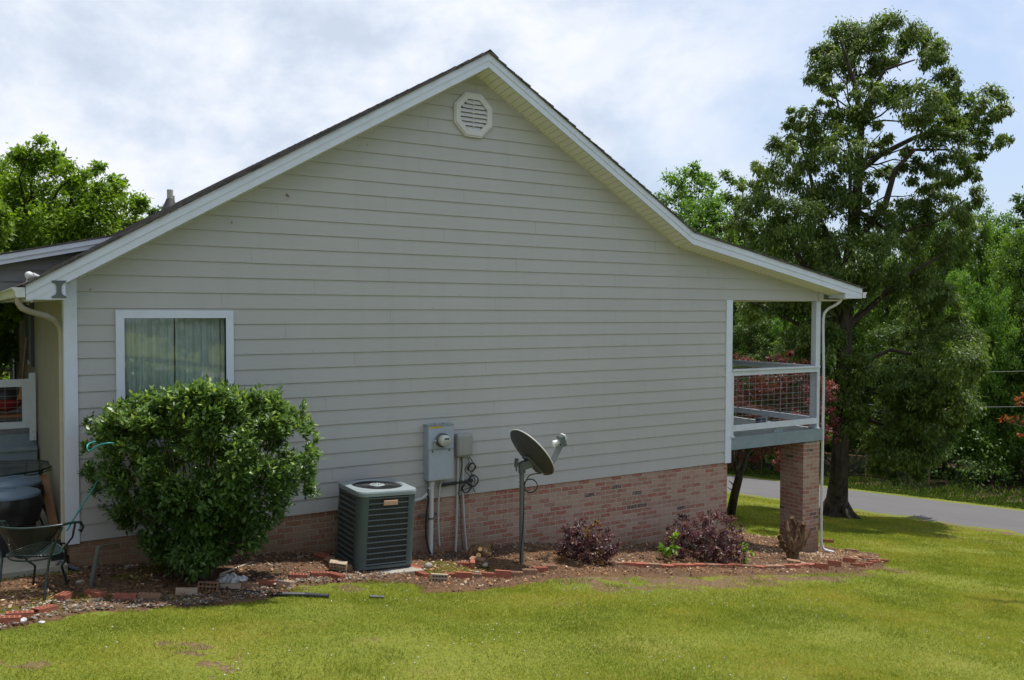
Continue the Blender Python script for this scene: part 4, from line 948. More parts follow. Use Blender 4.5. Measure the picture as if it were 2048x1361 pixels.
# ================================================================ SATELLITE DISH
pb_ = GR(1043, 1132); dd0 = float((np.array(pb_) - CP) @ CF)
ptop = AT(1043, 942, 1, pb_.y); ptop.x = pb_.x
sd_ = empty('satellite_dish', pb_, 'grey satellite dish on a steel pole in the flower bed', 'satellite dish')
q = MB(); q.tube([pb_ + Vector((0, 0, -.1)), ptop], .030, 14); part(q, 'pole', 'thinpipe', sd_)
for k in range(4): q = MB(); z = ptop.z - .04 - k * .05; q.tube([(pb_.x - .026, pb_.y, z), (pb_.x - .05, pb_.y - .01, z)], .006, 6); part(q, 'clamp_bolt', 'dish_metal', sd_)
nrm = Vector(CR * .66 + CU * .62 + CF * .42).normalized()
dc = ATD(1064, 905, dd0); upv = (Vector((0, 0, 1)) - nrm * nrm.z).normalized(); sv = nrm.cross(upv)
ra, rb_ = .385, .36
def dish_pt(u, v, off=0): r2 = u * u + v * v; return dc + upv * (ra * u) + sv * (rb_ * v) + nrm * (-.085 * (1 - r2) + off)
q = MB(); vs = []; nr, ns = 8, 40
for i in range(nr + 1):
    for k in range(ns): a_ = 2 * PI * k / ns; r = i / nr; vs.append(dish_pt(r * math.cos(a_), r * math.sin(a_), -.006))
fs = [(i * ns + k, i * ns + (k + 1) % ns, (i + 1) * ns + (k + 1) % ns, (i + 1) * ns + k) for i in range(nr) for k in range(ns)]
q.add(vs, fs, True); rf_ = part(q, 'reflector', 'dish', sd_)
q = MB(); vs = [v + nrm * .006 for v in vs]; q.add(vs, [f[::-1] for f in fs], True); q.tube([dish_pt(math.cos(2 * PI * k / ns), math.sin(2 * PI * k / ns), .002) for k in range(ns + 1)], .0085, 6, False); part(q, 'rim', 'dish_rim', rf_)
mt_ = Vector((ptop.x, ptop.y, ptop.z + .03))
q = MB(); q.tube([mt_ + Vector((0, 0, -.06)), mt_ + Vector((0, 0, .07))], .045, 14); q.bar(mt_ + Vector((-.01, 0, .03)), dish_pt(-.25, 0, -.02), .11, .10); q.bar(mt_ + Vector((-.07, .03, .02)), mt_ + Vector((-.06, .03, .13)), .05, .03); q.bar(dish_pt(.05, 0, -.03), dish_pt(-.75, 0, -.03), .14, .03); q.tube([mt_ + Vector((-.08, 0, -.03)), mt_ + Vector((-.09, 0, .05)), mt_ + Vector((-.06, 0, .11))], .012, 6)
part(q, 'mount_bracket', 'dish_metal', sd_)
fe = ATD(1124, 884, dd0 + .1)
q = MB(); q.bar(dish_pt(-.98, 0, -.02), ATD(1096, 918, dd0 + .05), .045, .03); q.bar(dish_pt(-.98, .0, -.0), fe + Vector((-.02, 0, -.04)), .07, .075); part(q, 'feed_arm', 'dish_metal', sd_)
q = MB(); q.rbox((-.035, -.085, -.055), (.035, .085, .085), .015); fd_ = (dc - fe).normalized(); Mx = Matrix.Translation(fe) @ fd_.to_track_quat('X', 'Z').to_matrix().to_4x4(); q.xf(Mx); ln = part(q, 'receiver', 'dish_metal', sd_)
q = MB(); q.tube([(.03, .0, .01), (.12, 0, .01)], [.034, .046], 14); q.xf(Mx); part(q, 'feed_horn', 'lnb', ln)
q = MB(); q.rbox((-.055, -.09, .03), (-.03, .09, .09), .006); q.xf(Mx); part(q, 'receiver_cap', 'lnb', ln)
cable('dish_cable', [dish_pt(-.8, 0, -.04), ATD(1062, 950, dd0 - .02), ATD(1052, 962, dd0 - .03), ATD(1048, 985, dd0 - .04), ATD(1047, 1040, dd0 - .045), ATD(1042, 1100, dd0 - .045), ATD(1040, 1130, dd0 - .03)], .007, 'black', 'black cable running down the dish pole', 'cable')
c = ATD(1061, 973, dd0 - .03); pts = [c + Vector(CR * (.088 * math.cos(t_)) + CU * (.085 * math.sin(t_))) + Vector(CF * .004 * t_) for t_ in np.linspace(2.6, 2.6 + 4 * PI * .97, 40)]
cable('cable_coil', pts, .006, 'black', 'ring of black cable tied to the dish pole', 'cable')
# ================================================================ BRICKS OF THE BED EDGING
def brick_mesh(name, matn, holes=True):
    L, Wd, Hh = .194, .090, .060; mb = MB()
    xs_ = [-L / 2, -.080, -.056, -.046, -.022, -.012, .012, .022, .046, .056, .080, L / 2]; ys_ = [-Wd / 2, -.032, -.008, .008, .032, Wd / 2]
    nx_, ny_ = len(xs_), len(ys_); vs = [(x, y, Hh) for x in xs_ for y in ys_]; fs = []; hol = []
    for i in range(nx_ - 1):
        for j in range(ny_ - 1):
            f = (i * ny_ + j, (i + 1) * ny_ + j, (i + 1) * ny_ + j + 1, i * ny_ + j + 1)
            if holes and i % 2 == 1 and j % 2 == 1: hol.append((xs_[i], xs_[i + 1], ys_[j], ys_[j + 1]))
            else: fs.append(f)
    mb.add(vs, fs)
    for x0, x1, y0, y1 in hol:
        v = [(x0, y0, Hh), (x1, y0, Hh), (x1, y1, Hh), (x0, y1, Hh), (x0, y0, Hh - .05), (x1, y0, Hh - .05), (x1, y1, Hh - .05), (x0, y1, Hh - .05)]
        mb.add(v, [(4, 5, 6, 7), (1, 0, 4, 5), (2, 1, 5, 6), (3, 2, 6, 7), (0, 3, 7, 4)])
    x, y = L / 2, Wd / 2
    v = [(-x, -y, 0), (x, -y, 0), (x, y, 0), (-x, y, 0), (-x, -y, Hh), (x, -y, Hh), (x, y, Hh), (-x, y, Hh)]
    mb.add(v, [(0, 3, 2, 1), (0, 1, 5, 4), (1, 2, 6, 5), (2, 3, 7, 6), (3, 0, 4, 7)])
    rnd = random.Random(name)
    mb.v = [(a + rnd.uniform(-.0012, .0012), b_ + rnd.uniform(-.0012, .0012), c_ + rnd.uniform(-.0012, .0012)) if abs(abs(a) - x) < 1e-5 and abs(abs(b_) - y) < 1e-5 else (a, b_, c_) for a, b_, c_ in mb.v]
    me = bpy.data.meshes.new(name); me.from_pydata(mb.v, [], mb.f); me.materials.append(M[matn]); me.update(); return me
BM = {'r': brick_mesh('cored_brick', 'brickred'), 'o': brick_mesh('old_cored_brick', 'brickold'), 'p': brick_mesh('pale_cored_brick', 'brickpale'), 's': brick_mesh('solid_brick', 'brickred', False), 't': brick_mesh('solid_old_brick', 'brickold', False)}
def put_brick(px, py, ang, kind, label, tilt=(0, 0), stand=None, sink=.0, group=None, lift=0):
    p = GR(px, py); o = bpy.data.objects.new('brick', BM[kind]); COL.objects.link(o)
    n_ = Vector((-(float(H(p.x + .1, p.y)) - float(H(p.x - .1, p.y))) / .2, -(float(H(p.x, p.y + .1)) - float(H(p.x, p.y - .1))) / .2, 1)).normalized()
    Rm = Vector((0, 0, 1)).rotation_difference(n_).to_matrix().to_4x4() @ Matrix.Rotation(math.radians(ang), 4, 'Z')
    L, Wd, Hh = .194, .09, .06
    if stand == 'side': Rm = Rm @ Matrix.Translation((0, -Hh / 2 + .0, Wd / 2)) @ Matrix.Rotation(PI / 2, 4, 'X') @ Matrix.Translation((0, 0, -Hh))   # holes face the viewer
    elif stand == 'edge': Rm = Rm @ Matrix.Translation((0, Hh / 2, Wd / 2)) @ Matrix.Rotation(-PI / 2, 4, 'X') @ Matrix.Translation((0, 0, 0)) @ Matrix.Translation((0, 0, -Hh))
    Rm = Rm @ Matrix.Rotation(math.radians(tilt[0]), 4, 'X') @ Matrix.Rotation(math.radians(tilt[1]), 4, 'Y')
    o.matrix_world = Matrix.Translation((p.x, p.y, float(H(p.x, p.y)) + .026 - sink + lift)) @ Rm
    return tag(o, label, 'brick', group or 'loose bricks edging the flower bed')
# angle: 0 = long side parallel to the gable wall; the screen's left-right direction is about -32 degrees
BR = [
 (12, 1253, -5, 'r', 'sunlit brick cut by the left picture edge, nearest of all', 0, None),
 (38, 1243, 0, 'r', 'sunlit brick lying behind the one at the left picture edge', 0, None),
 (88, 1232, 40, 'r', 'red brick pointing away in front of the patio chair', 0, None),
 (127, 1204, 62, 'r', 'red brick in shade right of the chair leg', 0, None),
 (190, 1199, -62, 'r', 'red brick at the foot of the leaning grey pipe', 0, None),
 (249, 1205, -18, 'r', 'red brick in shade between the leaning pipe and the shrub, bright chip on one corner', 0, None),
 (298, 1204, -20, 'o', 'stained brown brick touching the red one with the bright chip', 0, None),
 (372, 1194, -10, 'p', 'pale stained brick below the left side of the big shrub', 8, None),
 (416, 1186, -22, 'o', 'rusty brown brick left of the crumpled plastic scrap', 0, 'side'),
 (460, 1183, -20, 'p', 'mortar smeared brick directly below the crumpled plastic scrap', 0, None),
 (496, 1180, -22, 'o', 'grey brown brick right of the mortar smeared one', 0, None),
 (530, 1175, -12, 'r', 'half shaded red brick above the black corrugated pipe', 0, None),
 (568, 1176, -50, 'p', 'tan cored brick turned at the end of the row above the corrugated pipe', 0, None),
 (596, 1162, -18, 'r', 'left one of two sunlit bricks lying in line before the bare soil', 0, None),
 (638, 1158, -10, 'r', 'right one of two sunlit bricks lying in line before the bare soil', 0, None),
 (671, 1161, -62, 'r', 'sunlit brick turned towards the corner of the concrete pad', 0, None),
 (676, 1150, -35, 'p', 'small orange brick stub standing on the turned brick by the pad', 25, 'side'),
 (644, 1122, -60, 'r', 'half brick with bright orange end at the top left of the pad', 15, None),
 (664, 1131, -72, 't', 'shaded brick leaning along the left side of the pad', 20, None),
 (689, 1142, -72, 't', 'lower shaded brick leaning along the left side of the pad', 20, None),
 (829, 1144, -66, 'r', 'brick at the right corner of the air conditioner', 12, None),
 (844, 1158, -85, 'r', 'brick pointing at the viewer left of the moss patch', 0, None),
 (878, 1168, -24, 'p', 'pale brick lying on its side with its holes facing forward', 0, 'side'),
 (906, 1160, -26, 'r', 'cored brick just behind the pale one on its side', 0, None),
 (926, 1164, -24, 's', 'short red brick with big holes facing forward', 0, 'side'),
 (946, 1160, -18, 'o', 'brown brick with a pink top left of the orange topped one', 0, None),
 (975, 1158, -30, 'r', 'orange topped brick between the brown one and the ribbed one', 0, None),
 (1005, 1160, -28, 'r', 'ribbed red brick lying on its side below the dish pole', 0, 'edge'),
 (1029, 1156, -20, 'o', 'grey brown cored brick just right of the ribbed one', 0, None),
 (1058, 1151, -16, 'o', 'cored brick in front of the dish pole, before the purple shrub', 0, None),
 (1079, 1146, -6, 'r', 'short red brick next to last at the shrub end of the curved row', 0, None),
 (1097, 1142, -8, 'o', 'last brick of the curved row beside the first purple shrub', 0, None),
 (931, 1137, -28, 'r', 'flat red brick on the moss patch beside the broken stump', 0, None),
 (944, 1140, 60, 's', 'orange brick standing on end against the flat one', 0, 'edge'),
 (955, 1128, -50, 't', 'dark red brick under the broken stump', 12, None),
 (1500, 1131, -45, 't', 'rust brown brick tilted at the foot of the pruned crape stump', 10, None),
 (1643, 1142, -40, 'r', 'ribbed brick alone on the grass right of the straight row', 0, 'edge'),
 (1669, 1136, -45, 's', 'large looking brick set across the gap in the border', 0, 'edge'),
 (1698, 1130, -48, 's', 'brick behind the curved corner with a green weed beside it', 0, 'edge'),
 (1716, 1137, -30, 'r', 'first brick of the curved corner on the far right', 0, None),
 (1733, 1135, -14, 'r', 'second brick of the curved corner on the far right', 0, None),
 (1748, 1131, -5, 'r', 'third brick of the curved corner on the far right', 0, None),
 (1763, 1128, -20, 'r', 'brick at the very tip of the bed on the far right', 0, None),
 (1731, 1122, -30, 'r', 'sunlit brick lying across the bed just behind the far right corner', 0, None),
 (1738, 1126, -35, 't', 'dark brick between the tip of the bed and the one lying across it', 0, None),
 (1702, 1107, -40, 't', 'dark brick half way up the back edge of the bed', 0, None),
 (1656, 1087, -35, 'r', 'red brick on the back edge nearest the brick pier', 0, None),
]
for px, py, ang, kind, lab, tl_, st in BR:
    if (px, py) == (1500, 1131): px, py = 1586, 1130
    put_brick(px, py, ang, kind, lab, (tl_, 0), st, sink=.012 if st is None else .006, lift=.055 if 'stub standing' in lab else 0)
ordn = ['first', 'second', 'third', 'fourth', 'fifth', 'sixth', 'seventh', 'eighth', 'ninth', 'tenth', 'eleventh', 'twelfth', 'thirteenth', 'fourteenth', 'fifteenth', 'sixteenth', 'seventeenth', 'eighteenth', 'nineteenth', 'twentieth']
row = []; pxs = [(1218, 1135), (1250, 1135), (1290, 1137), (1340, 1139), (1400, 1138), (1460, 1139), (1520, 1141), (1580, 1140), (1622, 1136)]
PP = [GR(a, b) for a, b in pxs]; ln_ = [0]
for i in range(1, len(PP)): ln_.append(ln_[-1] + (PP[i] - PP[i - 1]).length)
s_ = .1; idx = 0
while s_ < ln_[-1]:
    i = max(k for k in range(len(ln_) - 1) if ln_[k] <= s_); t = (s_ - ln_[i]) / (ln_[i + 1] - ln_[i]); p = PP[i].lerp(PP[i + 1], t); dv = PP[i + 1] - PP[i]; ang = math.degrees(math.atan2(dv.y, dv.x)) + random.uniform(-5, 5)
    kd = 'r' if random.random() < .72 else 'o'
    o = bpy.data.objects.new('brick', BM[{'r': 's', 'o': 't'}[kd]]); COL.objects.link(o); sl2 = -.128
    o.matrix_world = Matrix.Translation((p.x, p.y + random.uniform(-.015, .015), float(H(p.x, p.y)) + .010 + random.uniform(-.006, .006))) @ Matrix.Rotation(math.atan(.128), 4, 'Y') @ Matrix.Rotation(math.radians(ang), 4, 'Z') @ Matrix.Rotation(math.radians(random.uniform(-6, 3)), 4, 'X')
    w_ = ordn[idx] if idx < len(ordn) else 'last'
    row.append(o); tag(o, '%s brick from the dish end of the long straight row before the purple shrubs' % w_, 'brick', 'loose bricks edging the flower bed'); s_ += .2; idx += 1
# ================================================================ TREES AND SHRUBS
def PCL(px, py, r, depth, w=1.0, rz=None, off=0):
    c = ATD(px, py, depth + off); R_ = r * depth / FPX
    return (tuple(c), (R_, R_, R_ * (rz or .85)), w)
def tree_thing(name, base, label, cat, group=None): return empty(name, base, label, cat, group)
rs = random.Random(5)
# --- the tall oak by the road
D0 = 23.3; ob = GR(1672, 1034)
oak = tree_thing('oak_tree', ob, 'tall dark oak with drooping leaves on the lawn behind the porch', 'tree')
tops = [(1735, 70, 42), (1685, 80, 42), (1790, 70, 40), (1838, 92, 40), (1655, 125, 36), (1715, 125, 40), (1862, 112, 28), (1640, 95, 24), (1775, 115, 30), (1635, 150, 22), (1670, 165, 24),
 (1900, 165, 30), (1885, 200, 30), (1895, 140, 18), (1780, 185, 34), (1835, 205, 42), (1870, 245, 40), (1935, 215, 34), (1975, 205, 34), (2005, 235, 24), (2015, 265, 20), (1935, 262, 30), (1890, 295, 36), (1955, 300, 26), (1985, 280, 20), (1905, 335, 34), (1935, 340, 22),
 (1720, 215, 34), (1660, 205, 20), (1690, 235, 28), (1740, 175, 24), (1590, 225, 16), (1620, 235, 28), (1580, 265, 24), (1650, 270, 36), (1560, 300, 26), (1600, 300, 38), (1690, 300, 40), (1530, 330, 20), (1555, 355, 36), (1625, 360, 46), (1700, 375, 40), (1500, 380, 22), (1520, 415, 36), (1590, 430, 48), (1660, 440, 46),
 (1750, 390, 26), (1780, 430, 34), (1740, 460, 40), (1830, 390, 30), (1870, 385, 26), (1920, 395, 34), (1890, 430, 40), (1935, 440, 26), (1820, 455, 36), (1790, 300, 24), (1765, 262, 20), (1815, 345, 26), (1850, 335, 24), (1745, 300, 20), (1775, 355, 24), (1480, 460, 28), (1540, 490, 44), (1620, 510, 50), (1700, 520, 50), (1780, 510, 46), (1860, 500, 44), (1920, 490, 30), (1480, 530, 36), (1430, 470, 18), (1445, 520, 24)]
low = []
for i in range(62):
    y = rs.uniform(560, 905); xm = 1700 + (y - 560) * .05; hw = 225 if y < 760 else 225 - (y - 760) * .25
    x = rs.uniform(xm - hw, xm + hw * .95)
    if y > 850 and abs(x - 1690) < 40: continue
    low.append((x, y, rs.uniform(32, 50)))
low += [(1800, 900, 40), (1850, 890, 36), (1890, 860, 28), (1760, 930, 30), (1830, 935, 26), (1780, 960, 18), (1600, 880, 30), (1560, 900, 26), (1520, 870, 30), (1915, 820, 22)]
cl_ = []
for x, y, r in tops: cl_.append(PCL(x, y, r * 1.08, D0, (r / 34) ** 2, off=rs.uniform(-1.3, 1.3)))
for x, y, r in low: cl_.append(PCL(x, y, r, D0, (r / 34) ** 2 * 1.1, off=rs.uniform(-2.4 if x > 1740 else -.9, 2.4)))
me = crown('crown', cl_, 1700, .105, M['oak'], oak, droop=.85, aspect=.42, sub=12, tight=.30)
mkobj('crown', me, None, oak)
q = MB(); tp = [ob + Vector((0, 0, -.2)), ob + Vector((0, 0, .05)), ob + Vector((.02, 0, .35)), ATD(1678, 950, D0), ATD(1686, 800, D0), ATD(1690, 650, D0), ATD(1698, 520, D0), ATD(1712, 420, D0), ATD(1718, 330, D0), ATD(1722, 250, D0)]
q.tube(tp, [.62, .48, .30, .225, .20, .18, .16, .14, .11, .09], 14)
for k in range(7):
    a_ = k * .9; q.tube([ob + Vector((.20 * math.cos(a_), .20 * math.sin(a_), .45)), ob + Vector((.38 * math.cos(a_), .38 * math.sin(a_), .12)), ob + Vector((.75 * math.cos(a_), .75 * math.sin(a_), -.16))], [.10, .10, .04], 7)
q.build('trunk', M['bark'], oak)
q = MB()
P = lambda x, y, o=0: ATD(x, y, D0 + o)
for path, r0, r1 in (([(1722, 250), (1712, 180), (1690, 110), (1680, 80)], .09, .02), ([(1722, 250), (1745, 180), (1770, 140), (1830, 120)], .08, .02), ([(1715, 345), (1760, 310), (1830, 275), (1900, 250), (1980, 225)], .10, .02), ([(1700, 500), (1770, 410), (1790, 340), (1830, 300), (1900, 300)], .11, .02),
                     ([(1696, 560), (1640, 440), (1620, 350), (1600, 280)], .10, .02), ([(1690, 640), (1600, 520), (1540, 400), (1530, 340)], .10, .02), ([(1712, 420), (1790, 470), (1880, 440), (1930, 400)], .07, .02), ([(1690, 660), (1800, 560), (1900, 500)], .09, .02),
                     ([(1688, 740), (1780, 700), (1880, 720)], .08, .02), ([(1688, 780), (1740, 840), (1820, 880), (1880, 870)], .07, .02), ([(1686, 800), (1600, 760), (1530, 780)], .08, .02), ([(1688, 700), (1580, 640), (1490, 600)], .08, .02), ([(1682, 860), (1620, 850), (1560, 880)], .05, .015), ([(1700, 480), (1700, 300), (1660, 150)], .06, .02)):
    o = rs.uniform(-1, 1); n = len(path)
    q.tube([P(x, y, o * i / n * 1.5) for i, (x, y) in enumerate(path)], [r0 + (r1 - r0) * i / (n - 1) for i in range(n)], 7)
for c, r, w in cl_[::1]:
    cc = Vector(c); tgt = tp[min(range(3, len(tp)), key=lambda i: (tp[i] - cc).length + max(0, tp[i].z - cc.z) * 2)]
    if (tgt - cc).length < 2.2: limb(q, tgt, cc, .030, .008, .1, 5, 4, .08)
q.build('branch', M['bark'], oak)
# --- generic trees, a few crowns built once and copied
def make_tree(name, mat_, h, rw, n, size, label, cat, group, seed, bark='bark', droop=.3, aspect=.55, lowest=.12, base=(0, 0, 0), sub=12, tr=.16):
    r = random.Random(seed); rg = np.random.default_rng(seed); t = empty(name, (0, 0, 0), label, cat, group); cl = []
    k = 44
    for i in range(k):
        f = lowest + (1 - lowest) * (i + .5) / k; prof = max(.42, math.sin(min(1, (f - lowest) / (1 - lowest) * .85 + .12) * PI) ** .6)
        a_ = i * 2.4 + r.uniform(-.4, .4); rad = rw * prof * r.uniform(.25, .8); s = rw * r.uniform(.26, .42) * (.5 + .5 * prof)
        cl.append(((rad * math.cos(a_), rad * math.sin(a_), h * f - s * .4), (s, s, s * .75), (s / (rw * .34)) ** 2))
    me = crown('crown', cl, n // k, size, mat_, None, droop=droop, aspect=aspect, sub=sub, tight=.34, rng=rg)
    mkobj('crown', me, None, t)
    q = MB(); q.tube([(0, 0, -.5), (0, 0, .1), (.05, 0, h * .3), (-.05, .05, h * .6), (0, 0, h * .9)], [tr * 1.6, tr * 1.15, tr * .85, tr * .5, tr * .15], 10)
    q.build('trunk', M[bark], t); q = MB()
    for c, rr_, w in cl: z0 = max(h * .12, c[2] - h * .16); limb(q, (0, 0, z0), c, tr * .32, .012, .1, 5, 4, .06)
    q.build('branch', M[bark], t)
    return t
def dup(t, loc, rz, sc, label):
    c = t.copy(); COL.objects.link(c); c.location = loc; c.rotation_euler = (0, 0, rz); c.scale = (sc, sc, sc) if not hasattr(sc, '__len__') else sc; c['label'] = label
    for ch in t.children: d = ch.copy(); COL.objects.link(d); d.parent = c
    return c
GW = 'trees of the wood beyond the road'
protoA = make_tree('maple_tree', M['maple'], 12, 3.6, 60000, .17, '', 'tree', GW, 21)
protoB = make_tree('broadleaf_tree', M['dark'], 13, 3.9, 60000, .17, '', 'tree', GW, 22)
protoC = make_tree('broadleaf_tree', M['maple'], 11, 3.2, 52000, .16, '', 'tree', GW, 23, lowest=.2)
first = {}
def wood(px, ytop, depth, proto, label, wpx=None, rz=None):
    g_ = ATD(px, 900, depth); gz = float(H(g_.x, g_.y)); top = ATD(px, ytop, depth).z
    h0 = {protoA: 12.2, protoB: 13.2, protoC: 11.2}[proto]; rw0 = {protoA: 4.3, protoB: 4.7, protoC: 3.9}[proto]
    s = (top - gz) / h0; sw = s if wpx is None else (wpx / 2 * depth / FPX) / rw0
    rz = rs.uniform(0, 6.28) if rz is None else rz
    if proto.name not in first:
        first[proto.name] = 1; proto.location = (g_.x, g_.y, gz); proto.rotation_euler = (0, 0, rz); proto.scale = (sw, sw, s); proto['label'] = label; return proto
    return dup(proto, (g_.x, g_.y, gz), rz, (sw, sw, s), label)
wood(1345, 470, 46, protoB, 'dark tree hidden low behind the roof slope, leftmost of the wood', 190)
wood(1430, 440, 44, protoA, 'green tree behind the roof bend, left of the oak', 170)
wood(1530, 430, 43, protoC, 'tree behind the left half of the oak', 220)
wood(1640, 460, 42, protoB, 'dark tree straight behind the oak trunk', 230)
wood(1770, 470, 41, protoA, 'green tree behind the right half of the oak', 240)
wood(1890, 425, 40, protoB, 'dark tree showing at the right flank of the oak', 210)
wood(1955, 405, 39, protoA, 'bright green tree with dark trunk right of the oak', 200)
wood(2035, 455, 36, protoC, 'fresh green tree low at the right picture edge', 220)
wood(2120, 410, 38, protoA, 'tree just outside the right picture edge', 240)
wood(1850, 415, 45, protoA, 'green tree filling the gap at the right shoulder of the oak', 200)
wood(2000, 425, 46, protoC, 'green tree in the second row below the right hand sky gap', 220)
wood(1915, 540, 35, protoC, 'young bright tree near the road right of the oak', 170)
wood(1985, 560, 34.5, protoA, 'young leafy tree near the road below the wires', 170)
wood(1500, 620, 39, protoB, 'dark tree seen through the porch opening', 240)
wood(1590, 600, 38, protoA, 'green tree seen right of centre through the porch opening', 200)
wood(2075, 590, 34, protoB, 'dark leafy tree low at the far right edge near the road', 200)
wood(1780, 640, 38, protoB, 'dark tree low behind the oak branches on the right', 240)
for i, (px, yt) in enumerate([(1250, 600), (1360, 560), (1480, 540), (1600, 540), (1720, 530), (1840, 520), (1960, 540), (2090, 500), (2230, 480), (2380, 460)]):
    wood(px, yt, 54 + i % 3 * 3, (protoB, protoA)[i % 2], '%s tree from the left in the rear row of the wood' % ordn[i], 330)
# undergrowth masses closing the foot of the wood
cl = []
for i in range(230):
    y_ = rs.uniform(-22, 36); x_ = 30.3 + rs.uniform(0, 7) + max(0, (y_ - 12)) * .12; z_ = float(H(x_, y_)); s = rs.uniform(.7, 1.5)
    cl.append(((x_, y_, z_ + s * rs.uniform(.2, 1.6)), (s * 1.2, s * 1.2, s), s))
me = crown('undergrowth', cl, 420, .13, M['dark'], None, droop=.3, aspect=.5); o = mkobj('undergrowth', me, None); tag(o, 'dark undergrowth at the foot of the wood beyond the road', 'undergrowth', kind='stuff')
cl = []
for i in range(260):
    y_ = rs.uniform(-30, 60); x_ = 46 + rs.uniform(0, 22) + max(0, y_ - 15) * .2; s = rs.uniform(1.5, 3.2)
    cl.append(((x_, y_, float(H(x_, y_)) + rs.uniform(0, 8.5)), (s, s, s * .8), 1))
me = crown('far_wood', cl, 170, .42, M['dark'], None, droop=.3, aspect=.6); o = mkobj('far_wood', me, None); tag(o, 'far wood closing the view behind the nearer trees', 'wood', kind='stuff')
# --- trees behind the house on the left
def left_tree(name, blobs, depth, basepx, label, mat_, n, size, seed, dep=1.5):
    r = random.Random(seed); g_ = ATD(basepx, 900, depth); b0 = Vector((g_.x, g_.y, float(H(g_.x, g_.y)))); t = empty(name, b0, label, 'tree', 'trees behind the house on the left')
    cl = [PCL(x, y, rr_ * 1.08, depth, (rr_ / 40) ** 2, off=r.uniform(-dep, dep)) for x, y, rr_ in blobs]
    me = crown('crown', cl, int(n * 1.25), size, mat_, None, droop=.25, aspect=.5, sub=13, tight=.42, shell=.25, rng=np.random.default_rng(seed)); mkobj('crown', me, None, t)
    q = MB(); q.tube([b0 + Vector((0, 0, -.4)), b0.lerp(ATD(basepx, 420, depth), .5), ATD(basepx, 430, depth)], [.22, .17, .10], 9); q.build('trunk', M['bark'], t)
    q = MB(); k0 = ATD(basepx, 560, depth)
    for c, rr_, w in cl: limb(q, k0.lerp(Vector(c), .05), c, .06, .01, .12, 5, 5, .06)
    q.build('branch', M['bark'], t); return t
left_tree('maple_tree', [(55, 318, 26), (95, 300, 24), (115, 320, 20), (20, 340, 36), (70, 360, 38), (150, 350, 26), (190, 335, 16), (175, 375, 34), (215, 365, 24), (245, 380, 20), (130, 400, 42), (205, 410, 36), (255, 405, 28), (280, 410, 16), (60, 410, 44), (250, 435, 28), (180, 450, 40), (100, 455, 44), (20, 450, 40), (30, 400, 40), (-30, 380, 50), (-50, 440, 50), (60, 500, 50), (-20, 520, 50), (140, 500, 40), (10, 600, 46), (-20, 660, 46), (60, 590, 40), (285, 440, 16), (270, 450, 16)],
          19.0, 40, 'bright green tree rising over the roof at the left', M['lime'], 1500, .095, 31)
left_tree('maple_tree', [(-30, 420, 30), (-10, 470, 30), (0, 520, 30), (-40, 560, 50), (5, 640, 30), (0, 690, 30), (15, 610, 22), (-30, 700, 50), (-90, 500, 60)], 15.5, -60, 'yellow green branches at the left picture edge and behind the porch', M['lime'], 1300, .09, 32)
left_tree('broadleaf_tree', [(300, 430, 14), (318, 425, 10), (290, 450, 16), (260, 470, 30), (180, 480, 60), (60, 480, 80), (-60, 500, 80), (0, 620, 90), (0, 720, 70)], 30, 240, 'darker tree just showing between the bright crown and the vent pipes', M['dark'], 900, .16, 33, 2.5)
GW2 = 'tree tops standing up behind the roof bend'
t_ = left_tree('maple_tree', [(1360, 365, 24), (1385, 345, 20), (1400, 350, 22), (1350, 395, 28), (1385, 385, 34), (1420, 385, 24), (1440, 400, 14), (1365, 425, 36), (1400, 425, 36), (1435, 435, 24), (1345, 450, 34), (1390, 470, 44), (1430, 480, 36), (1340, 500, 50), (1400, 520, 50), (1410, 365, 14)], 42, 1390, 'light green tree top rising just right of the gable, beside the sky gap', M['maple'], 900, .19, 34, 2.0)
t_['group'] = GW
t_ = left_tree('maple_tree', [(1465, 358, 18), (1485, 362, 16), (1475, 385, 20), (1455, 395, 12), (1480, 415, 18), (1465, 440, 22), (1490, 450, 20), (1460, 475, 30), (1490, 500, 34), (1440, 510, 30), (1500, 400, 14)], 43, 1474, 'narrow light green tree top between the gable side tree and the oak', M['maple'], 900, .19, 35, 1.2)
t_['group'] = GW
t_ = left_tree('broadleaf_tree', [(2045, 395, 16), (2040, 425, 18), (2060, 440, 24), (2030, 440, 12), (2070, 400, 26), (2045, 470, 24), (2025, 490, 22), (2060, 510, 40), (2090, 470, 40), (2040, 540, 40), (2080, 380, 20)], 38, 2075, 'dark tree top cut by the right picture edge, highest there', M['dark'], 900, .17, 36, 1.5)
t_['group'] = GW
# low foliage behind the back porch
cl = []
for i in range(26): cl.append(((rs.uniform(-4, 1.5), rs.uniform(12.5, 16), rs.uniform(-.6, 1.2)), (.6, .6, .5), 1))
me = crown('hedge_shrub', cl, 300, .09, M['lime'], None, droop=.2); tag(mkobj('hedge_shrub', me, None), 'low green foliage seen through the back porch rail', 'hedge')
cl = [((rs.uniform(-1.5, .5), rs.uniform(11.6, 12.4), rs.uniform(.2, 1.3)), (.45, .45, .4), 1) for i in range(8)]
me = crown('red_leaved_shrub', cl, 300, .06, M['redmaple'], None, droop=.4); tag(mkobj('red_leaved_shrub', me, None), 'dark red leaves behind the back porch rail', 'shrub')
# --- far hill
xs2 = np.linspace(-500, 500, 60); Vh = []; Fh = []
for i, x in enumerate(xs2):
    for j in range(6): Vh.append((x, 420 + j * 60, -10 + (math.sin(i * .35) * 7 + math.sin(i * .13 + 1) * 14 + 38) * math.sin(min(1, j / 3) * PI / 2)))
for i in range(59):
    for j in range(5): a = i * 6 + j; Fh.append((a, a + 6, a + 7, a + 1))
tag(mkobj('hills', npmesh('hills', Vh, Fh, mat=paint('wooded_hill', (.05, .075, .045), .95, .3, None, 0, nscale=.05), smooth=True), None), kind='structure')
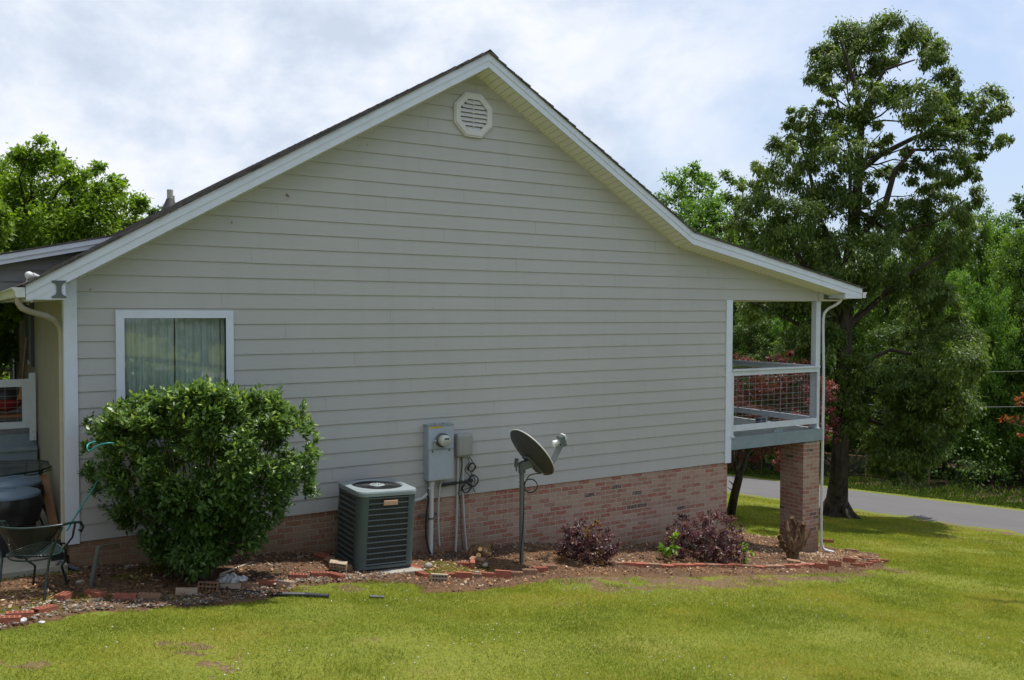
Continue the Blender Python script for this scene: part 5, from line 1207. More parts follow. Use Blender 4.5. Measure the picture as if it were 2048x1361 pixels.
# --- Japanese maple beyond the porch
D1 = 20.2; jb = GR(1462, 1032)
jm = empty('red_maple', jb, 'dark crimson leaved maple with forked trunk behind the porch railing', 'tree')
jbl = [(1500, 740, 26), (1550, 728, 22), (1600, 735, 22), (1540, 760, 30), (1590, 765, 30), (1640, 775, 28), (1655, 790, 20), (1500, 780, 34), (1560, 800, 34), (1610, 810, 34), (1650, 830, 22), (1470, 760, 24), (1470, 810, 34), (1520, 840, 36), (1590, 850, 32), (1640, 865, 22), (1668, 858, 14), (1660, 880, 12), (1480, 860, 36), (1430, 800, 36), (1440, 860, 36), (1540, 880, 30), (1480, 720, 16), (1570, 712, 14), (1620, 755, 20), (1500, 905, 26), (1560, 920, 22), (1450, 910, 30)]
cl = [PCL(x, y, r, D1, (r / 28) ** 2, rz=.7, off=rs.uniform(-1.5, 1.5)) for x, y, r in jbl]
me = crown('crown', cl, 620, .07, M['redmaple'], None, droop=.5, aspect=.45, sub=14, tight=.30); mkobj('crown', me, None, jm)
q = MB(); PJ = lambda x, y, o=0: ATD(x, y, D1 + o)
q.tube([jb + Vector((0, 0, -.2)), jb + Vector((0, 0, .1)), PJ(1469, 990), PJ(1478, 955)], [.15, .115, .095, .09], 10)
q.build('trunk', M['bark'], jm); q = MB()
for path, r0 in (([(1478, 958), (1468, 920), (1462, 870), (1455, 820)], .06), ([(1478, 958), (1490, 925), (1505, 880), (1540, 830), (1600, 800)], .065), ([(1476, 962), (1477, 915), (1490, 860), (1500, 800)], .05), ([(1472, 975), (1458, 962)], .025), ([(1471, 985), (1455, 975)], .02), ([(1500, 890), (1570, 860), (1640, 850)], .03)):
    q.tube([PJ(x, y, i * .15) for i, (x, y) in enumerate(path)], [r0 * (1 - .7 * i / (len(path) - 1)) for i in range(len(path))], 7)
for c, r, w in cl: limb(q, PJ(1490, 880), c, .018, .005, .1, 5, 4, .05)
q.build('branch', M['bark'], jm)
# --- big green shrub below the window
sb = GR(392, 1163); sb = Vector((sb.x, sb.y + .1, float(H(sb.x, sb.y + .1)))); D2 = float((np.array(sb) - CP) @ CF)
shb = empty('euonymus_shrub', sb, 'large rounded green shrub growing in front of the window', 'shrub')
def shrub_env(ypx):  # left and right outline of the bush at a screen height
    pts = [(790, 340, 490), (812, 250, 560), (850, 190, 606), (900, 170, 636), (950, 182, 638), (1000, 200, 606), (1040, 228, 578), (1080, 268, 515), (1110, 305, 465), (1135, 345, 435)]
    ys_ = [p[0] for p in pts]; return np.interp(ypx, ys_, [p[1] for p in pts]), np.interp(ypx, ys_, [p[2] for p in pts])
cl = []; rq = random.Random(9)
for i in range(330):
    y = rq.uniform(800, 1130) if i > 70 else rq.uniform(795, 860); l, r = shrub_env(y); x = rq.uniform(l + 24, r - 24); hw = (r - l) / 2; u = (x - (l + r) / 2) / max(hw, 1)
    dm = 1.05 * math.sqrt(max(0, 1 - u * u)) * (1.0 if y < 1000 else .7)
    cl.append(PCL(x, y, rq.uniform(20, 30), D2, 1, off=(rq.uniform(-dm, dm * .7) if i % 3 else -dm * rq.uniform(.6, 1))))
for x, y in ((355, 788), (440, 790), (410, 783), (448, 782), (240, 815), (215, 822), (500, 795), (560, 800), (600, 818), (622, 880), (628, 905), (175, 945), (195, 985), (182, 850), (172, 905), (290, 800), (480, 800), (540, 793)):
    cl.append(PCL(x, y, 12, D2, .35, rz=1.3, off=rq.uniform(-.3, .3)))
for i in range(90):
    y = rq.uniform(800, 1000); l, r = shrub_env(y); e = rq.choice((l, r)) if i % 2 else rq.uniform(l, r)
    if i % 2 == 0: y = 798 + 22 * abs(2 * (e - 400) / 440) ** 2 * 2.6 + rq.uniform(-12, 14)
    cl.append(PCL(min(e, 618) + rq.uniform(-8, 4), y, rq.uniform(7, 12), D2, .22, rz=1.5, off=rq.uniform(-.7, .5)))
rg = np.random.default_rng(44); Pp, Cc, SV = crown_points(cl, 205, 9, .36, rg, .3); n = len(Pp)
mid = np.array(ATD(400, 1000, D2)); out = Pp - mid; out /= np.linalg.norm(out, axis=1, keepdims=True)
Dd = rdir(n, rg) * .75 + out * .55 + np.array([0, 0, .15]); Nn = rdir(n, rg) * .45 + np.array([0, 0, 1.0]) + out * .3
L = .060 * rg.uniform(.5, 1.35, n); var = np.clip(.25 * SV + .42 * rg.uniform(0, 1, n), 0, 1); lit_top = np.clip((Pp[:, 2] - mid[2]) / .8, 0, 1); var = np.clip(var + .28 * lit_top * rg.uniform(0, 1, n), 0, .9); tip = (rg.uniform(0, 1, n) > .86) & (out[:, 2] > .3); var[tip] = rg.uniform(.85, 1, tip.sum())  # sunlit look put into the colour: upper leaves paler and yellower
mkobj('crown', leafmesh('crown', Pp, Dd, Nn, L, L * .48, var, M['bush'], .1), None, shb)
q = MB()
for i in range(46):
    c = Vector(cl[rq.randrange(190)][0]); a = sb + Vector((rq.uniform(-.16, .16), rq.uniform(-.10, .10), -.05)); m1 = a.lerp(c, .35); m1.z += .12
    q.tube([a, m1, a.lerp(c, .7), c], [.016, .012, .008, .004], 5)
for x, y in ((355, 780), (440, 782), (448, 776), (240, 806), (215, 812), (600, 810)): c = ATD(x, y, D2); q.tube([c, c + Vector((rq.uniform(-.05, .05), 0, -.3))], [.002, .004], 4)
q.build('stem', M['barkpale'], shb)
# --- purple shrubs
def small_shrub(name, blobs, basepx, label, mat_, n, size, seed, dz=.25, brown=(), green=(), stems=14):
    r = random.Random(seed); b0 = GR(*basepx); D = float((np.array(b0) - CP) @ CF); t = empty(name, b0, label, 'shrub')
    rg = np.random.default_rng(seed)
    cl = [PCL(x, y, rr_, D, (rr_ / 16) ** 2, off=r.uniform(-dz, dz)) for x, y, rr_ in blobs]
    mkobj('crown', crown('crown', cl, n, size, mat_, None, droop=.1, aspect=.5, sub=10, tight=.36, rng=rg), None, t)
    if brown: mkobj('withered_leaves', crown('withered_leaves', [PCL(x, y, rr_, D, (rr_ / 16) ** 2, off=r.uniform(-dz, dz * .2)) for x, y, rr_ in brown], int(n * .7), size, M['brownleaf'], None, droop=.6, rng=rg), None, t)
    if green: mkobj('green_shoots', crown('green_shoots', [PCL(x, y, rr_, D - .2, (rr_ / 16) ** 2) for x, y, rr_ in green], int(n * .5), size * 1.3, M['lime'], None, droop=.0, rng=rg), None, t)
    q = MB()
    for i in range(stems): c = Vector(r.choice(cl)[0]); limb(q, b0 + Vector((r.uniform(-.1, .1), r.uniform(-.1, .1), -.03)), c, .009, .003, .05, 5, 3, .05)
    q.build('stem', M['barkpale'], t); return t
small_shrub('purple_shrub', [(1140, 1060, 15), (1160, 1050, 12), (1150, 1080, 18), (1128, 1085, 14), (1165, 1090, 20), (1135, 1105, 18), (1165, 1115, 20), (1195, 1085, 18), (1215, 1070, 14), (1228, 1085, 10), (1205, 1105, 18), (1225, 1105, 12), (1140, 1125, 14), (1175, 1128, 14), (1210, 1122, 12), (1190, 1062, 12), (1182, 1100, 18)],
            (1175, 1130), 'purple leaved shrub with withered brown twigs right of the satellite dish', M['purple'], 330, .040, 51, brown=((1185, 1075, 12), (1170, 1066, 8), (1120, 1112, 8), (1200, 1118, 10), (1178, 1050, 8), (1196, 1045, 7), (1192, 1100, 10)))
small_shrub('purple_shrub', [(1365, 1045, 14), (1385, 1060, 18), (1400, 1045, 14), (1420, 1035, 14), (1440, 1030, 14), (1462, 1045, 14), (1475, 1060, 14), (1350, 1075, 16), (1375, 1085, 20), (1405, 1075, 20), (1435, 1065, 20), (1460, 1075, 18), (1480, 1085, 12), (1355, 1100, 16), (1385, 1108, 18), (1415, 1105, 20), (1445, 1105, 20), (1472, 1108, 18), (1485, 1105, 10), (1430, 1122, 12), (1460, 1122, 14), (1345, 1060, 10)],
            (1420, 1122), 'wide purple leaved shrub in front of the brick wall corner, left of the pier', M['purple'], 330, .042, 52, dz=.35, brown=((1395, 1112, 9), (1425, 1060, 7)), green=((1492, 1105, 9), (1490, 1118, 8), (1486, 1092, 6)))
cl = [PCL(1345, 1090, 8, 12.6, .5), PCL(1333, 1100, 8, 12.6, .5), PCL(1350, 1078, 5, 12.6, .3)]
me = crown('pokeweed', cl, 60, .09, M['lime'], None, droop=.1, aspect=.6, sub=4); tag(mkobj('broadleaf_weed', me, None, None), 'bright green weed at the left foot of the wide purple shrub', 'weed')
small_shrub('dead_shrub', [(1090, 1112, 7), (1080, 1108, 6), (1098, 1104, 6)], (1090, 1128), 'tiny withered brown shrub between the dish pole and the purple shrub', M['brownleaf'], 90, .03, 53, dz=.05, stems=10)
# --- pruned crape stump by the pier, broken stump by the wall
sb2 = GR(1586, 1124); sb2 = Vector((sb2.x, sb2.y, float(H(sb2.x, sb2.y)))); D3 = float((np.array(sb2) - CP) @ CF)
cs = empty('pruned_stump', sb2, 'pruned woody stump with several bare upright stubs before the brick pier', 'tree stump'); q = MB()
q.tube([sb2 + Vector((0, 0, -.1)), sb2 + Vector((0, 0, .05)), ATD(1584, 1100, D3)], [.14, .10, .11], 10)
for path, r0 in (([(1580, 1108), (1566, 1092), (1558, 1070)], .045), ([(1582, 1105), (1578, 1080), (1575, 1060), (1572, 1042)], .045), ([(1586, 1105), (1592, 1080), (1590, 1055), (1584, 1035)], .04), ([(1588, 1105), (1602, 1085), (1606, 1055), (1607, 1046)], .045), ([(1590, 1108), (1606, 1092), (1618, 1068), (1622, 1058)], .025), ([(1584, 1100), (1584, 1085), (1578, 1072)], .035), ([(1590, 1100), (1600, 1072), (1596, 1060)], .03), ([(1580, 1065), (1592, 1052), (1598, 1044)], .012), ([(1570, 1085), (1560, 1082), (1555, 1088)], .012)):
    q.tube([ATD(x, y, D3 - .05 + rq.uniform(-.1, .1)) for x, y in path], [r0 * (1 - .3 * i / len(path)) for i in range(len(path))], 7)
q.build('stub', M['deadwood'], cs)
bs = GR(962, 1118); bs = Vector((bs.x, bs.y, bs.z)); D4 = float((np.array(bs) - CP) @ CF); st2 = empty('broken_stump', bs, 'broken stump with pale cut faces and a dark root spike near the wall', 'tree stump')
q = MB(); q.tube([ATD(936, 1120, D4), ATD(952, 1106, D4), ATD(964, 1103, D4), ATD(980, 1112, D4)], [.06, .12, .11, .05], 9); q.tube([ATD(972, 1115, D4), ATD(975, 1100, D4), ATD(985, 1090, D4)], [.07, .05, .01], 7); q.tube([ATD(970, 1108, D4), ATD(982, 1092, D4), ATD(988, 1085, D4)], [.03, .015, .004], 5)
q.tube([ATD(950, 1112, D4), ATD(962, 1118, D4)], [.05, .04], 7); q.build('root_mass', M['deadwood'], st2)
for x, y, r, a in ((957, 1111, .034, (958, 1110)), (960, 1099, .028, (961, 1098))): q = MB(); p = ATD(x, y, D4 - .10); q.tube([p, p - Vector(CF) * .03 + Vector((0, 0, .008))], [r, r * .95], 9); q.build('cut_face', M['cutwood'], st2)
# --- orange leaved sapling entering at the right
D5 = 12.0; yb5 = GR(2110, 1200); ys5 = empty('young_maple', yb5, 'orange red leaf sprays reaching in at the right picture edge', 'tree')
cl = [PCL(2036, 792, 9, D5, .5), PCL(2045, 806, 8, D5, .5), PCL(2020, 838, 7, D5, .35), PCL(2006, 840, 5, D5, .25), PCL(2040, 838, 8, D5, .5), PCL(2045, 866, 7, D5, .4), PCL(2062, 820, 16, D5, 1), PCL(2075, 780, 16, D5, 1), PCL(2080, 860, 18, D5, 1), PCL(2085, 730, 12, D5, .7), PCL(2095, 900, 16, D5, 1)]
mkobj('crown', crown('crown', cl, 60, .055, M['rusty'], None, droop=.2, aspect=.5, sub=6), None, ys5)
q = MB(); q.tube([yb5 + Vector((0, 0, -.1)), ATD(2105, 1000, D5), ATD(2095, 850, D5), ATD(2088, 740, D5)], [.03, .024, .016, .005], 7); q.build('trunk', M['barkpale'], ys5); q = MB()
for c, r, w in cl: limb(q, ATD(2098, 880, D5), c, .008, .002, .1, 5, 4, .05)
q.build('branch', M['barkpale'], ys5)
# ================================================================ GRASS, WEEDS, LITTER
def scatter(n, xr, yr, dens, rng):
    out = []; tot = 0
    while tot < n:
        x = rng.uniform(*xr, 60000); y = rng.uniform(*yr, 60000)
        rel = np.stack([x - CP[0], y - CP[1], H(x, y) - CP[2]], 1); dz = rel @ CF; ux = (rel @ CR) / np.maximum(dz, .1); uy = (rel @ CU) / np.maximum(dz, .1)
        ok = (dz > 2.5) & (np.abs(ux) < .75) & (uy > -.50) & (rng.uniform(0, 1, 60000) < dens(x, y, dz))
        out.append(np.stack([x[ok], y[ok], dz[ok]], 1)); tot += ok.sum()
    return np.concatenate(out)[:n]
def inbed(x, y, m=0.0):
    d = polydist(x, y, BED); return np.where(inpoly(x, y, BED), d, -d) > m
rg = np.random.default_rng(77)
def gd(x, y, d):
    b = bareness(x, y); b = np.maximum(b, 1.4 * np.clip((d < 0), 0, 1)); patch = np.clip(.8 + .45 * vn(x, y, 1.1, 4), .15, 1)
    v = np.clip(7.5 / d, 0, 1) ** 1.7 * (1 - np.clip(b * 1.15, 0, .97)) * patch
    v = np.where(inbed(x, y, .10 * vn(x, y, 7, 2) + .02), 0, v); v = np.where((x < 9.9) & (y > -.1) & (x > -3.6), 0, v); return np.where(x > 21.95, 0, v)
S = scatter(560000, (-4, 22), (-9.5, 14), gd, rg); n = len(S); z = H(S[:, 0], S[:, 1]) + .012 * vn(S[:, 0], S[:, 1], 1.6)
Dg = rdir(n, rg) * np.array([.75, .75, .2]) + np.array([0, 0, .75]); Ng = rdir(n, rg) * np.array([1, 1, .3])
f = np.clip(S[:, 2] / 8, 1, 2.6); clump = .5 + .5 * vn(S[:, 0], S[:, 1], 2.3, 9)
Lg = (.014 + .018 * rg.uniform(0, 1, n) + .012 * np.clip(clump, 0, 1)) * f ** .35; Wg = .0034 * f * rg.uniform(.7, 1.5, n)
vg = np.clip(.46 * rg.uniform(0, 1, n) + .36 * (.5 - .6 * vn(S[:, 0], S[:, 1], .9, 2)) + .28 * (.5 - .5 * vn(S[:, 0], S[:, 1], 3.7, 6)), 0, .9); hi = rg.uniform(0, 1, n) > .97 - .30 * np.clip(vn(S[:, 0], S[:, 1], 1.5, 31) - .35, 0, 1); vg[hi] = rg.uniform(.85, 1, hi.sum())
o = mkobj('grass', leafmesh('grass', np.stack([S[:, 0], S[:, 1], z - .004], 1), Dg, Ng, Lg, Wg, vg, M['grass'], .25), None); tag(o, 'short yellow green lawn grass', 'grass', kind='stuff')
rt = random.Random(12); TC = [(rt.uniform(-3, 14), rt.uniform(-9, -.5), rt.uniform(.05, .28)) for _ in range(260)]
def gt(x, y, d):
    v = np.full(np.shape(x), .035)
    for a, b, r in TC: v = np.maximum(v, .8 * np.exp(-((x - a) ** 2 + (y - b) ** 2) / r ** 2))
    return np.where(inbed(x, y, -.05) | ((x < 9.9) & (y > -.1) & (x > -3.6)) | (x > 21.9), 0, v * np.clip(7 / d, 0, 1))
T = scatter(36000, (-4, 20), (-9.5, 10), gt, rg); n = len(T); Dt = rdir(n, rg) * np.array([.8, .8, .2]) + np.array([0, 0, .7])
ft = np.clip(T[:, 2] / 8, 1, 2.2)
o = mkobj('grass_tufts', leafmesh('grass_tufts', np.stack([T[:, 0], T[:, 1], H(T[:, 0], T[:, 1]) - .004], 1), Dt, rdir(n, rg), (.022 + .030 * rg.uniform(0, 1, n)) * ft ** .3, .0045 * ft, np.clip(.5 * rg.uniform(0, 1, n), 0, 1), M['grass'], .3), None); tag(o, 'darker taller clumps of grass and clover in the lawn', 'grass', kind='stuff')
# clover heads
S = scatter(170, (-3, 9), (-9, 0), lambda x, y, d: np.where(inbed(x, y, -.1), 0, .5) * (vn(x, y, 1.3, 1) > .1), rg); q = MB()
for x, y, d in S: q.ball((x, y, float(H(x, y)) + .035), .007, 6, .2)
tag(q.build('clover_flowers', paint('clover_white', (.45, .44, .36), .8, .1, None, 0), None), 'tiny white clover heads in the lawn', 'flowers', kind='stuff')
# verge weeds beyond the road
n = 42000; y_ = rg.uniform(-8, 26, n); x_ = 27.25 + np.abs(rg.normal(0, .95, n)) ** 1.1; z = H(x_, y_); tall = np.clip((x_ - 27.3) / 1.6, 0.06, 1) * (.5 + .5 * np.clip(vn(x_, y_, 1.5, 3), -.6, 1))
Dg = rdir(n, rg) * np.array([.5, .5, .1]) + np.array([0, 0, .9]); L = .10 + .75 * tall * rg.uniform(.3, 1, n); P0_ = np.stack([x_, y_, z + rg.uniform(0, .5, n) * tall], 1)
vg = rg.uniform(0, .88, n); hi = rg.uniform(0, 1, n) > .94; vg[hi] = 1
o = mkobj('verge_weeds', leafmesh('verge_weeds', P0_, Dg, rdir(n, rg), L * .45, .012 + .05 * rg.uniform(0, 1, n), vg, M['weed'], .3), None); tag(o, 'tall weeds and grass along the far side of the road', 'weeds', kind='stuff')
# mulch chips, leaf litter and gravel in the bed
M['chips'] = m_var('bark_chips', [(0, (.05, .03, .02)), (.4, (.14, .08, .05)), (.7, (.28, .16, .09)), (.88, (.38, .20, .08)), (1, (.46, .36, .26))], .9, .2)
n = 85000; x_ = rg.uniform(-3.2, 12.9, n); y_ = rg.uniform(-3.4, 3.3, n); k = inbed(x_, y_, .03) & ~((x_ < 9.75) & (y_ > 0)); x_, y_ = x_[k], y_[k]; n = len(x_)
Dg = rdir(n, rg) * np.array([1, 1, .35]); Ng = rdir(n, rg) * .6 + np.array([0, 0, 1.0]); L = .014 + .040 * rg.uniform(0, 1, n) ** 3
vg = np.clip(rg.uniform(0, 1, n) ** 1.4 + .16 * vn(x_, y_, 1.7, 1) + np.where((x_ > 9.3) & (y_ > -1.2), .24, 0), 0, 1)
o = mkobj('mulch', leafmesh('mulch', np.stack([x_, y_, H(x_, y_) + .046 + .012 * vn(x_, y_, 1.6)], 1), Dg, Ng, L, L * rg.uniform(.35, .9, n), vg, M['chips'], .05), None); tag(o, 'brown and orange bark mulch in the flower bed', 'mulch', kind='stuff')
M['grav'] = m_var('pale_gravel', [(0, (.06, .05, .045)), (.6, (.14, .125, .11)), (1, (.36, .33, .29))], .8, .3)
V = []; F = []; vv = []
def pebble(x, y, z, r, rnd, val):
    b = len(V); sq = rnd.uniform(.5, .8)
    for a in range(5): V.append((x + r * math.cos(a * 1.256) * rnd.uniform(.7, 1.2), y + r * math.sin(a * 1.256) * rnd.uniform(.7, 1.2), z))
    V.append((x + rnd.uniform(-.3, .3) * r, y, z + r * sq)); 
    for a in range(5): F.append((b + a, b + (a + 1) % 5, b + 5)); vv.append(val)
rn = random.Random(4); cnt = 0
while cnt < 4200:
    u = rn.random()
    if u < .5: x = rn.uniform(0, 9.6); y = -rn.uniform(.02, .38) if u < .32 else -rn.uniform(.02, .9)
    else:
        p = fp[rn.randrange(0, 9)]; x = p.x + rn.uniform(-.5, .6); y = p.y + rn.uniform(.0, .45)
    if not bool(inbed(np.array([x]), np.array([y]), .02)[0]): cnt += 1; continue
    pebble(x, y, float(H(x, y)) + .036, rn.uniform(.006, .017), rn, rn.random() ** (1.6 if u < .5 else .9)); cnt += 1
o = mkobj('gravel', npmesh('gravel', V, F, var=vv, mat=M['grav']), None); tag(o, 'grey and white gravel along the wall and the bed edge', 'gravel', kind='stuff')
# ================================================================ OUT OF VIEW (added for the window reflection and for shade)
dv = MB(); k = 0
V = []; F = []
for i, x in enumerate(np.linspace(-14, 20, 35)):
    for j, y in enumerate((-24, -21, -18, -15, -12.2)): V.append((x, y, float(H(x, y)) + .04))
for i in range(34):
    for j in range(4): a = i * 5 + j; F.append((a, a + 5, a + 6, a + 1))
tag(mkobj('pale_bounce_sheet', npmesh('pale_bounce_sheet', V, F, mat=M['concrete']), None), kind='structure')  # unseen pale sheet, added to cut green in the window reflection
for i, (x, y, s) in enumerate(((-9, -3, .9), (-11, 3, 1.0), (-8.5, 8.5, .95), (-12, 13, 1.1))):  # unseen trees added to keep sky light off the side wall
    dup((protoA, protoB)[i % 2], (x, y, float(H(x, y))), i * 1.3, s, '%s unseen tree from the front in the row added beyond the left picture edge' % ordn[i])
for i, (x, y, s) in enumerate(((-12, -32, 1.1), (-2, -34, 1.2), (9, -33, 1.1), (20, -34, 1.2))):  # unseen trees added for what the window glass reflects
    dup((protoB, protoA)[i % 2], (x, y, float(H(x, y))), i * 1.7, s, '%s unseen tree from the left in the row added far behind the viewer' % ordn[i])
# ================================================================ PATIO THINGS
ZS = -.20
def trash_can(px_r, py_r, lidm, label, lz, dx=0):
    e = AT(px_r, py_r, 2, lz); r = .29; c = Vector((e.x, e.y, ZS)) - Vector((CR[0], CR[1], 0)).normalized() * r
    t = empty('trash_can', c, label, 'trash can', 'round bins on the patio'); hh = lz - ZS
    q = MB(); q.lathe([(.0, 0), (.21, 0), (.22, .02), (.265, hh - .06), (.275, hh - .02), (.26, hh - .02)], c, 28); q.build('bin_body', M['blackplastic'], t)
    q = MB(); prof = [(.30, hh - .035), (.302, hh - .01), (.285, hh + .006), (.25, hh + .012), (.22, hh + .03), (.08, hh + .045), (.0, hh + .047)]; q.lathe(prof, c, 32); ld = q.build('lid', M['lid'], t)
    q = MB(); q.rbox((c.x - .05, c.y - .015, c.z + hh + .04), (c.x + .05, c.y + .015, c.z + hh + .07), .008); q.build('lid_handle', M['lid'], ld)
    q = MB(); n = 36; vs = []; rg_ = random.Random(label)
    lv_ = [(.286, hh - .03), (.305, hh - .09), (.30, hh - .17), (.27, hh - .26), (.26, hh - .33)]
    for j, (rr_, z_) in enumerate(lv_):
        for k in range(n): a_ = 2 * PI * k / n; w = 1 + (.06 * math.sin(a_ * 7 + j) + rg_.uniform(-.05, .05)) * (j > 0); vs.append((c.x + rr_ * w * math.cos(a_), c.y + rr_ * w * math.sin(a_), c.z + z_ + (rg_.uniform(-.05, .03) if j == 4 else 0)))
    q.add(vs, [(j * n + k, j * n + (k + 1) % n, (j + 1) * n + (k + 1) % n, (j + 1) * n + k) for j in range(4) for k in range(n)], True); q.build('bin_bag', M['blackplastic'], t); return c
trash_can(73, 986, 0, 'front round bin with a blue grey lid and black bag on the patio', .46)
trash_can(76, 964, 0, 'rear round bin with a blue grey lid, partly hidden by the front one', .48)
# patio table: round black mesh top
e = AT(94, 937, 2, .52); tc_ = Vector((e.x, e.y, ZS)) - Vector((CR[0], CR[1], 0)).normalized() * .56
tb = empty('patio_table', tc_, 'round black metal mesh table behind the bins on the patio', 'table')
q = MB(); q.lathe([(.0, .72), (.55, .72)], tc_, 40, False); q.build('mesh_top', M['tablemesh'], tb)
q = MB(); q.tube([tc_ + Vector((.56 * math.cos(2 * PI * k / 40), .56 * math.sin(2 * PI * k / 40), .72)) for k in range(41)], .013, 8, False); q.tube([tc_ + Vector((.56 * math.cos(2 * PI * k / 40), .56 * math.sin(2 * PI * k / 40), .685)) for k in range(41)], .006, 6, False); q.build('rim', M['chair'], tb)
for k in range(4):
    a_ = -.62 + k * PI / 2; u = Vector((math.cos(a_), math.sin(a_), 0)); q = MB(); q.tube([tc_ + u * .52 + Vector((0, 0, .70)), tc_ + u * .46 + Vector((0, 0, .5)), tc_ + u * .45 + Vector((0, 0, .18)), tc_ + u * .52 + Vector((0, 0, .02))], .012, 8)
    q.tube([tc_ + u * .45 + Vector((.05 * math.cos(t), .05 * math.sin(t), .22)) for t in np.linspace(0, 2 * PI, 14)], .006, 6, False); q.build('leg', M['chair'], tb)
# wrought chair seen from behind
ch0 = (AT(49, 1207, 2, -.17)); ch0 = GR(34, 1204); fx = Vector((CF[0], CF[1], 0)).normalized(); rx = Vector((CR[0], CR[1], 0)).normalized()
bc_ = ch0 + fx * .30; bc_.z = float(H(bc_.x, bc_.y)) + .03
ch = empty('patio_chair', bc_, 'dark green metal mesh garden chair at the patio corner, its back to the viewer', 'chair')
def CH(u, v, w): return bc_ + rx * (u * .95) + fx * (v * .95) + Vector((0, 0, w * .93))
q = MB(); nb_ = 18; rows = []
for j in range(6):
    t = j / 5; row_ = []
    for k in range(nb_ + 1):
        a_ = -1 + 2 * k / nb_; ww = .335 - .10 * (1 - t) ** 2; dip = (1 - math.sqrt(max(0, 1 - (a_ * .98) ** 2)))
        zlow = .40 + .20 * dip; row_.append(CH(a_ * (.22 + .115 * t), -.22 + .16 * abs(a_) ** 2 - .07 * t, zlow + (.70 - zlow) * t))
    rows.append(row_)
vs = [p for r_ in rows for p in r_]; n = nb_ + 1
def meshpart(vs, fs, name, parent):
    me = bpy.data.meshes.new(name); me.from_pydata([tuple(v) for v in vs], [], fs); return mkobj(name, me, M['chairmesh'], parent)
meshpart(vs, [(j * n + k, j * n + k + 1, (j + 1) * n + k + 1, (j + 1) * n + k) for j in range(5) for k in range(nb_)], 'backrest', ch)
seat = [CH(.235 * math.cos(t) * (1.0), .235 * math.sin(t) * .95, .405 - .02 * math.cos(2 * t)) for t in np.linspace(0, 2 * PI, 32, endpoint=False)]
meshpart([CH(0, 0, .385)] + seat, [(0, 1 + k, 1 + (k + 1) % 32) for k in range(32)], 'seat', ch)
q = MB(); q.tube(seat + [seat[0]], .011, 8, False); q.tube([CH(.225 * math.cos(t), .225 * math.sin(t) * .95, .37) for t in np.linspace(0, 2 * PI, 32)], .007, 6, False); q.build('seat_ring', M['chair'], ch)
q = MB(); q.tube(rows[5], .011, 8); q.tube(rows[0], .009, 8); q.build('back_frame', M['chair'], ch)
for s_ in (-1, 1):
    q = MB(); q.tube([rows[5][nb_ if s_ > 0 else 0], CH(s_ * .36, .0, .69), CH(s_ * .37, .14, .66), CH(s_ * .37, .19, .60), CH(s_ * .36, .165, .56), CH(s_ * .355, .14, .585)], .013, 8); q.tube([CH(s_ * .36, .06, .68), CH(s_ * .31, .10, .52), CH(s_ * .22, .10, .40)], .010, 8); q.build('arm', M['chair'], ch)
    q = MB(); q.tube([CH(s_ * .335, -.14, .68), CH(s_ * .26, -.15, .50), CH(s_ * .222, -.16, .38), CH(s_ * .215, -.21, .20), CH(s_ * .225, -.27, -.02)], .011, 8); q.build('leg', M['chair'], ch)
    q = MB(); q.tube([CH(s_ * .21, .16, .39), CH(s_ * .19, .20, .26), CH(s_ * .13, .24, .19), CH(s_ * .17, .27, -.01)], .011, 8); q.build('leg', M['chair'], ch)
# plank, bucket, splash sheet, broom, porch clutter
q = MB(); a, b = AT(87, 952, 0, -.10), AT(118, 1062, 0, -.06); b.z = ZS + .01; q.bar(b, a, .09, .035); tag(q.build('wood_plank', M['wood'], None), 'weathered brown plank leaning on the tan side wall', 'plank')
c = AT(118, 1120, 2, ZS)
q = MB(); q.prism([(c.x - .075, c.y - .02), (c.x + .05, c.y - .02), (c.x + .05, c.y + .14), (c.x - .075, c.y + .14)], 2, ZS + .001, ZS + .17); q.prism([(c.x - .085, c.y - .03), (c.x + .058, c.y - .03), (c.x + .058, c.y + .15), (c.x - .085, c.y + .15)], 2, ZS + .17, ZS + .185)
bkt = q.build('plastic_tub', M['blackplastic'], None); tag(bkt, 'black plastic tub on the slab at the house corner', 'tub')
p = GR(135, 1146); q = MB(); u = Vector((.85, -.5, 0)).normalized(); v = Vector((.5, .85, 0)).normalized(); vs = []
for i in range(6):
    for j in range(3): t = i / 5; vs.append(p + u * (-.11 + .24 * t) + v * ((j - 1) * .06 * (1 - .5 * t)) + Vector((0, 0, .10 - .09 * t + (.02 if j != 1 else 0))))
q.add(vs, [(i * 3 + j, i * 3 + j + 1, i * 3 + j + 4, i * 3 + j + 3) for i in range(5) for j in range(2)], True); q.add([v_ - Vector((0, 0, .012)) for v_ in vs], [(i * 3 + j, i * 3 + j + 3, i * 3 + j + 4, i * 3 + j + 1) for i in range(5) for j in range(2)], True)
tag(q.build('splash_guard', M['splash'], None), 'slate blue plastic trough at the house corner below the downspout', 'splash guard')
a, b = AT(53, 675, 0, -.10), AT(45, 755, 0, -.16); b = b + (b - a) * .25; q = MB(); q.tube([a, b], .014, 8); br_ = empty('broom', b, 'broom with a brown handle leaning by the back porch window', 'broom'); br_.location = (b.x, b.y, ZL); q.build('handle', M['wood'], br_); q = MB(); q.tube([b, b + Vector((0, -.01, -.18))], [.02, .06], 8); q.build('bristles', M['orange'], br_)
g0 = AT(12, 800, 1, 5.2); gr__ = empty('kettle_grill', (g0.x, g0.y, ZL), 'red kettle grill on a small orange wooden stand behind the back porch rail', 'grill')
q = MB(); q.lathe([(.0, .20), (.16, .24), (.24, .34), (.25, .40)], (g0.x, g0.y, ZL), 24); q.build('bowl', M['redthing'], gr__); q = MB(); q.lathe([(.255, .405), (.24, .50), (.15, .58), (.0, .61)], (g0.x, g0.y, ZL), 24); q.build('lid', M['black'], gr__)
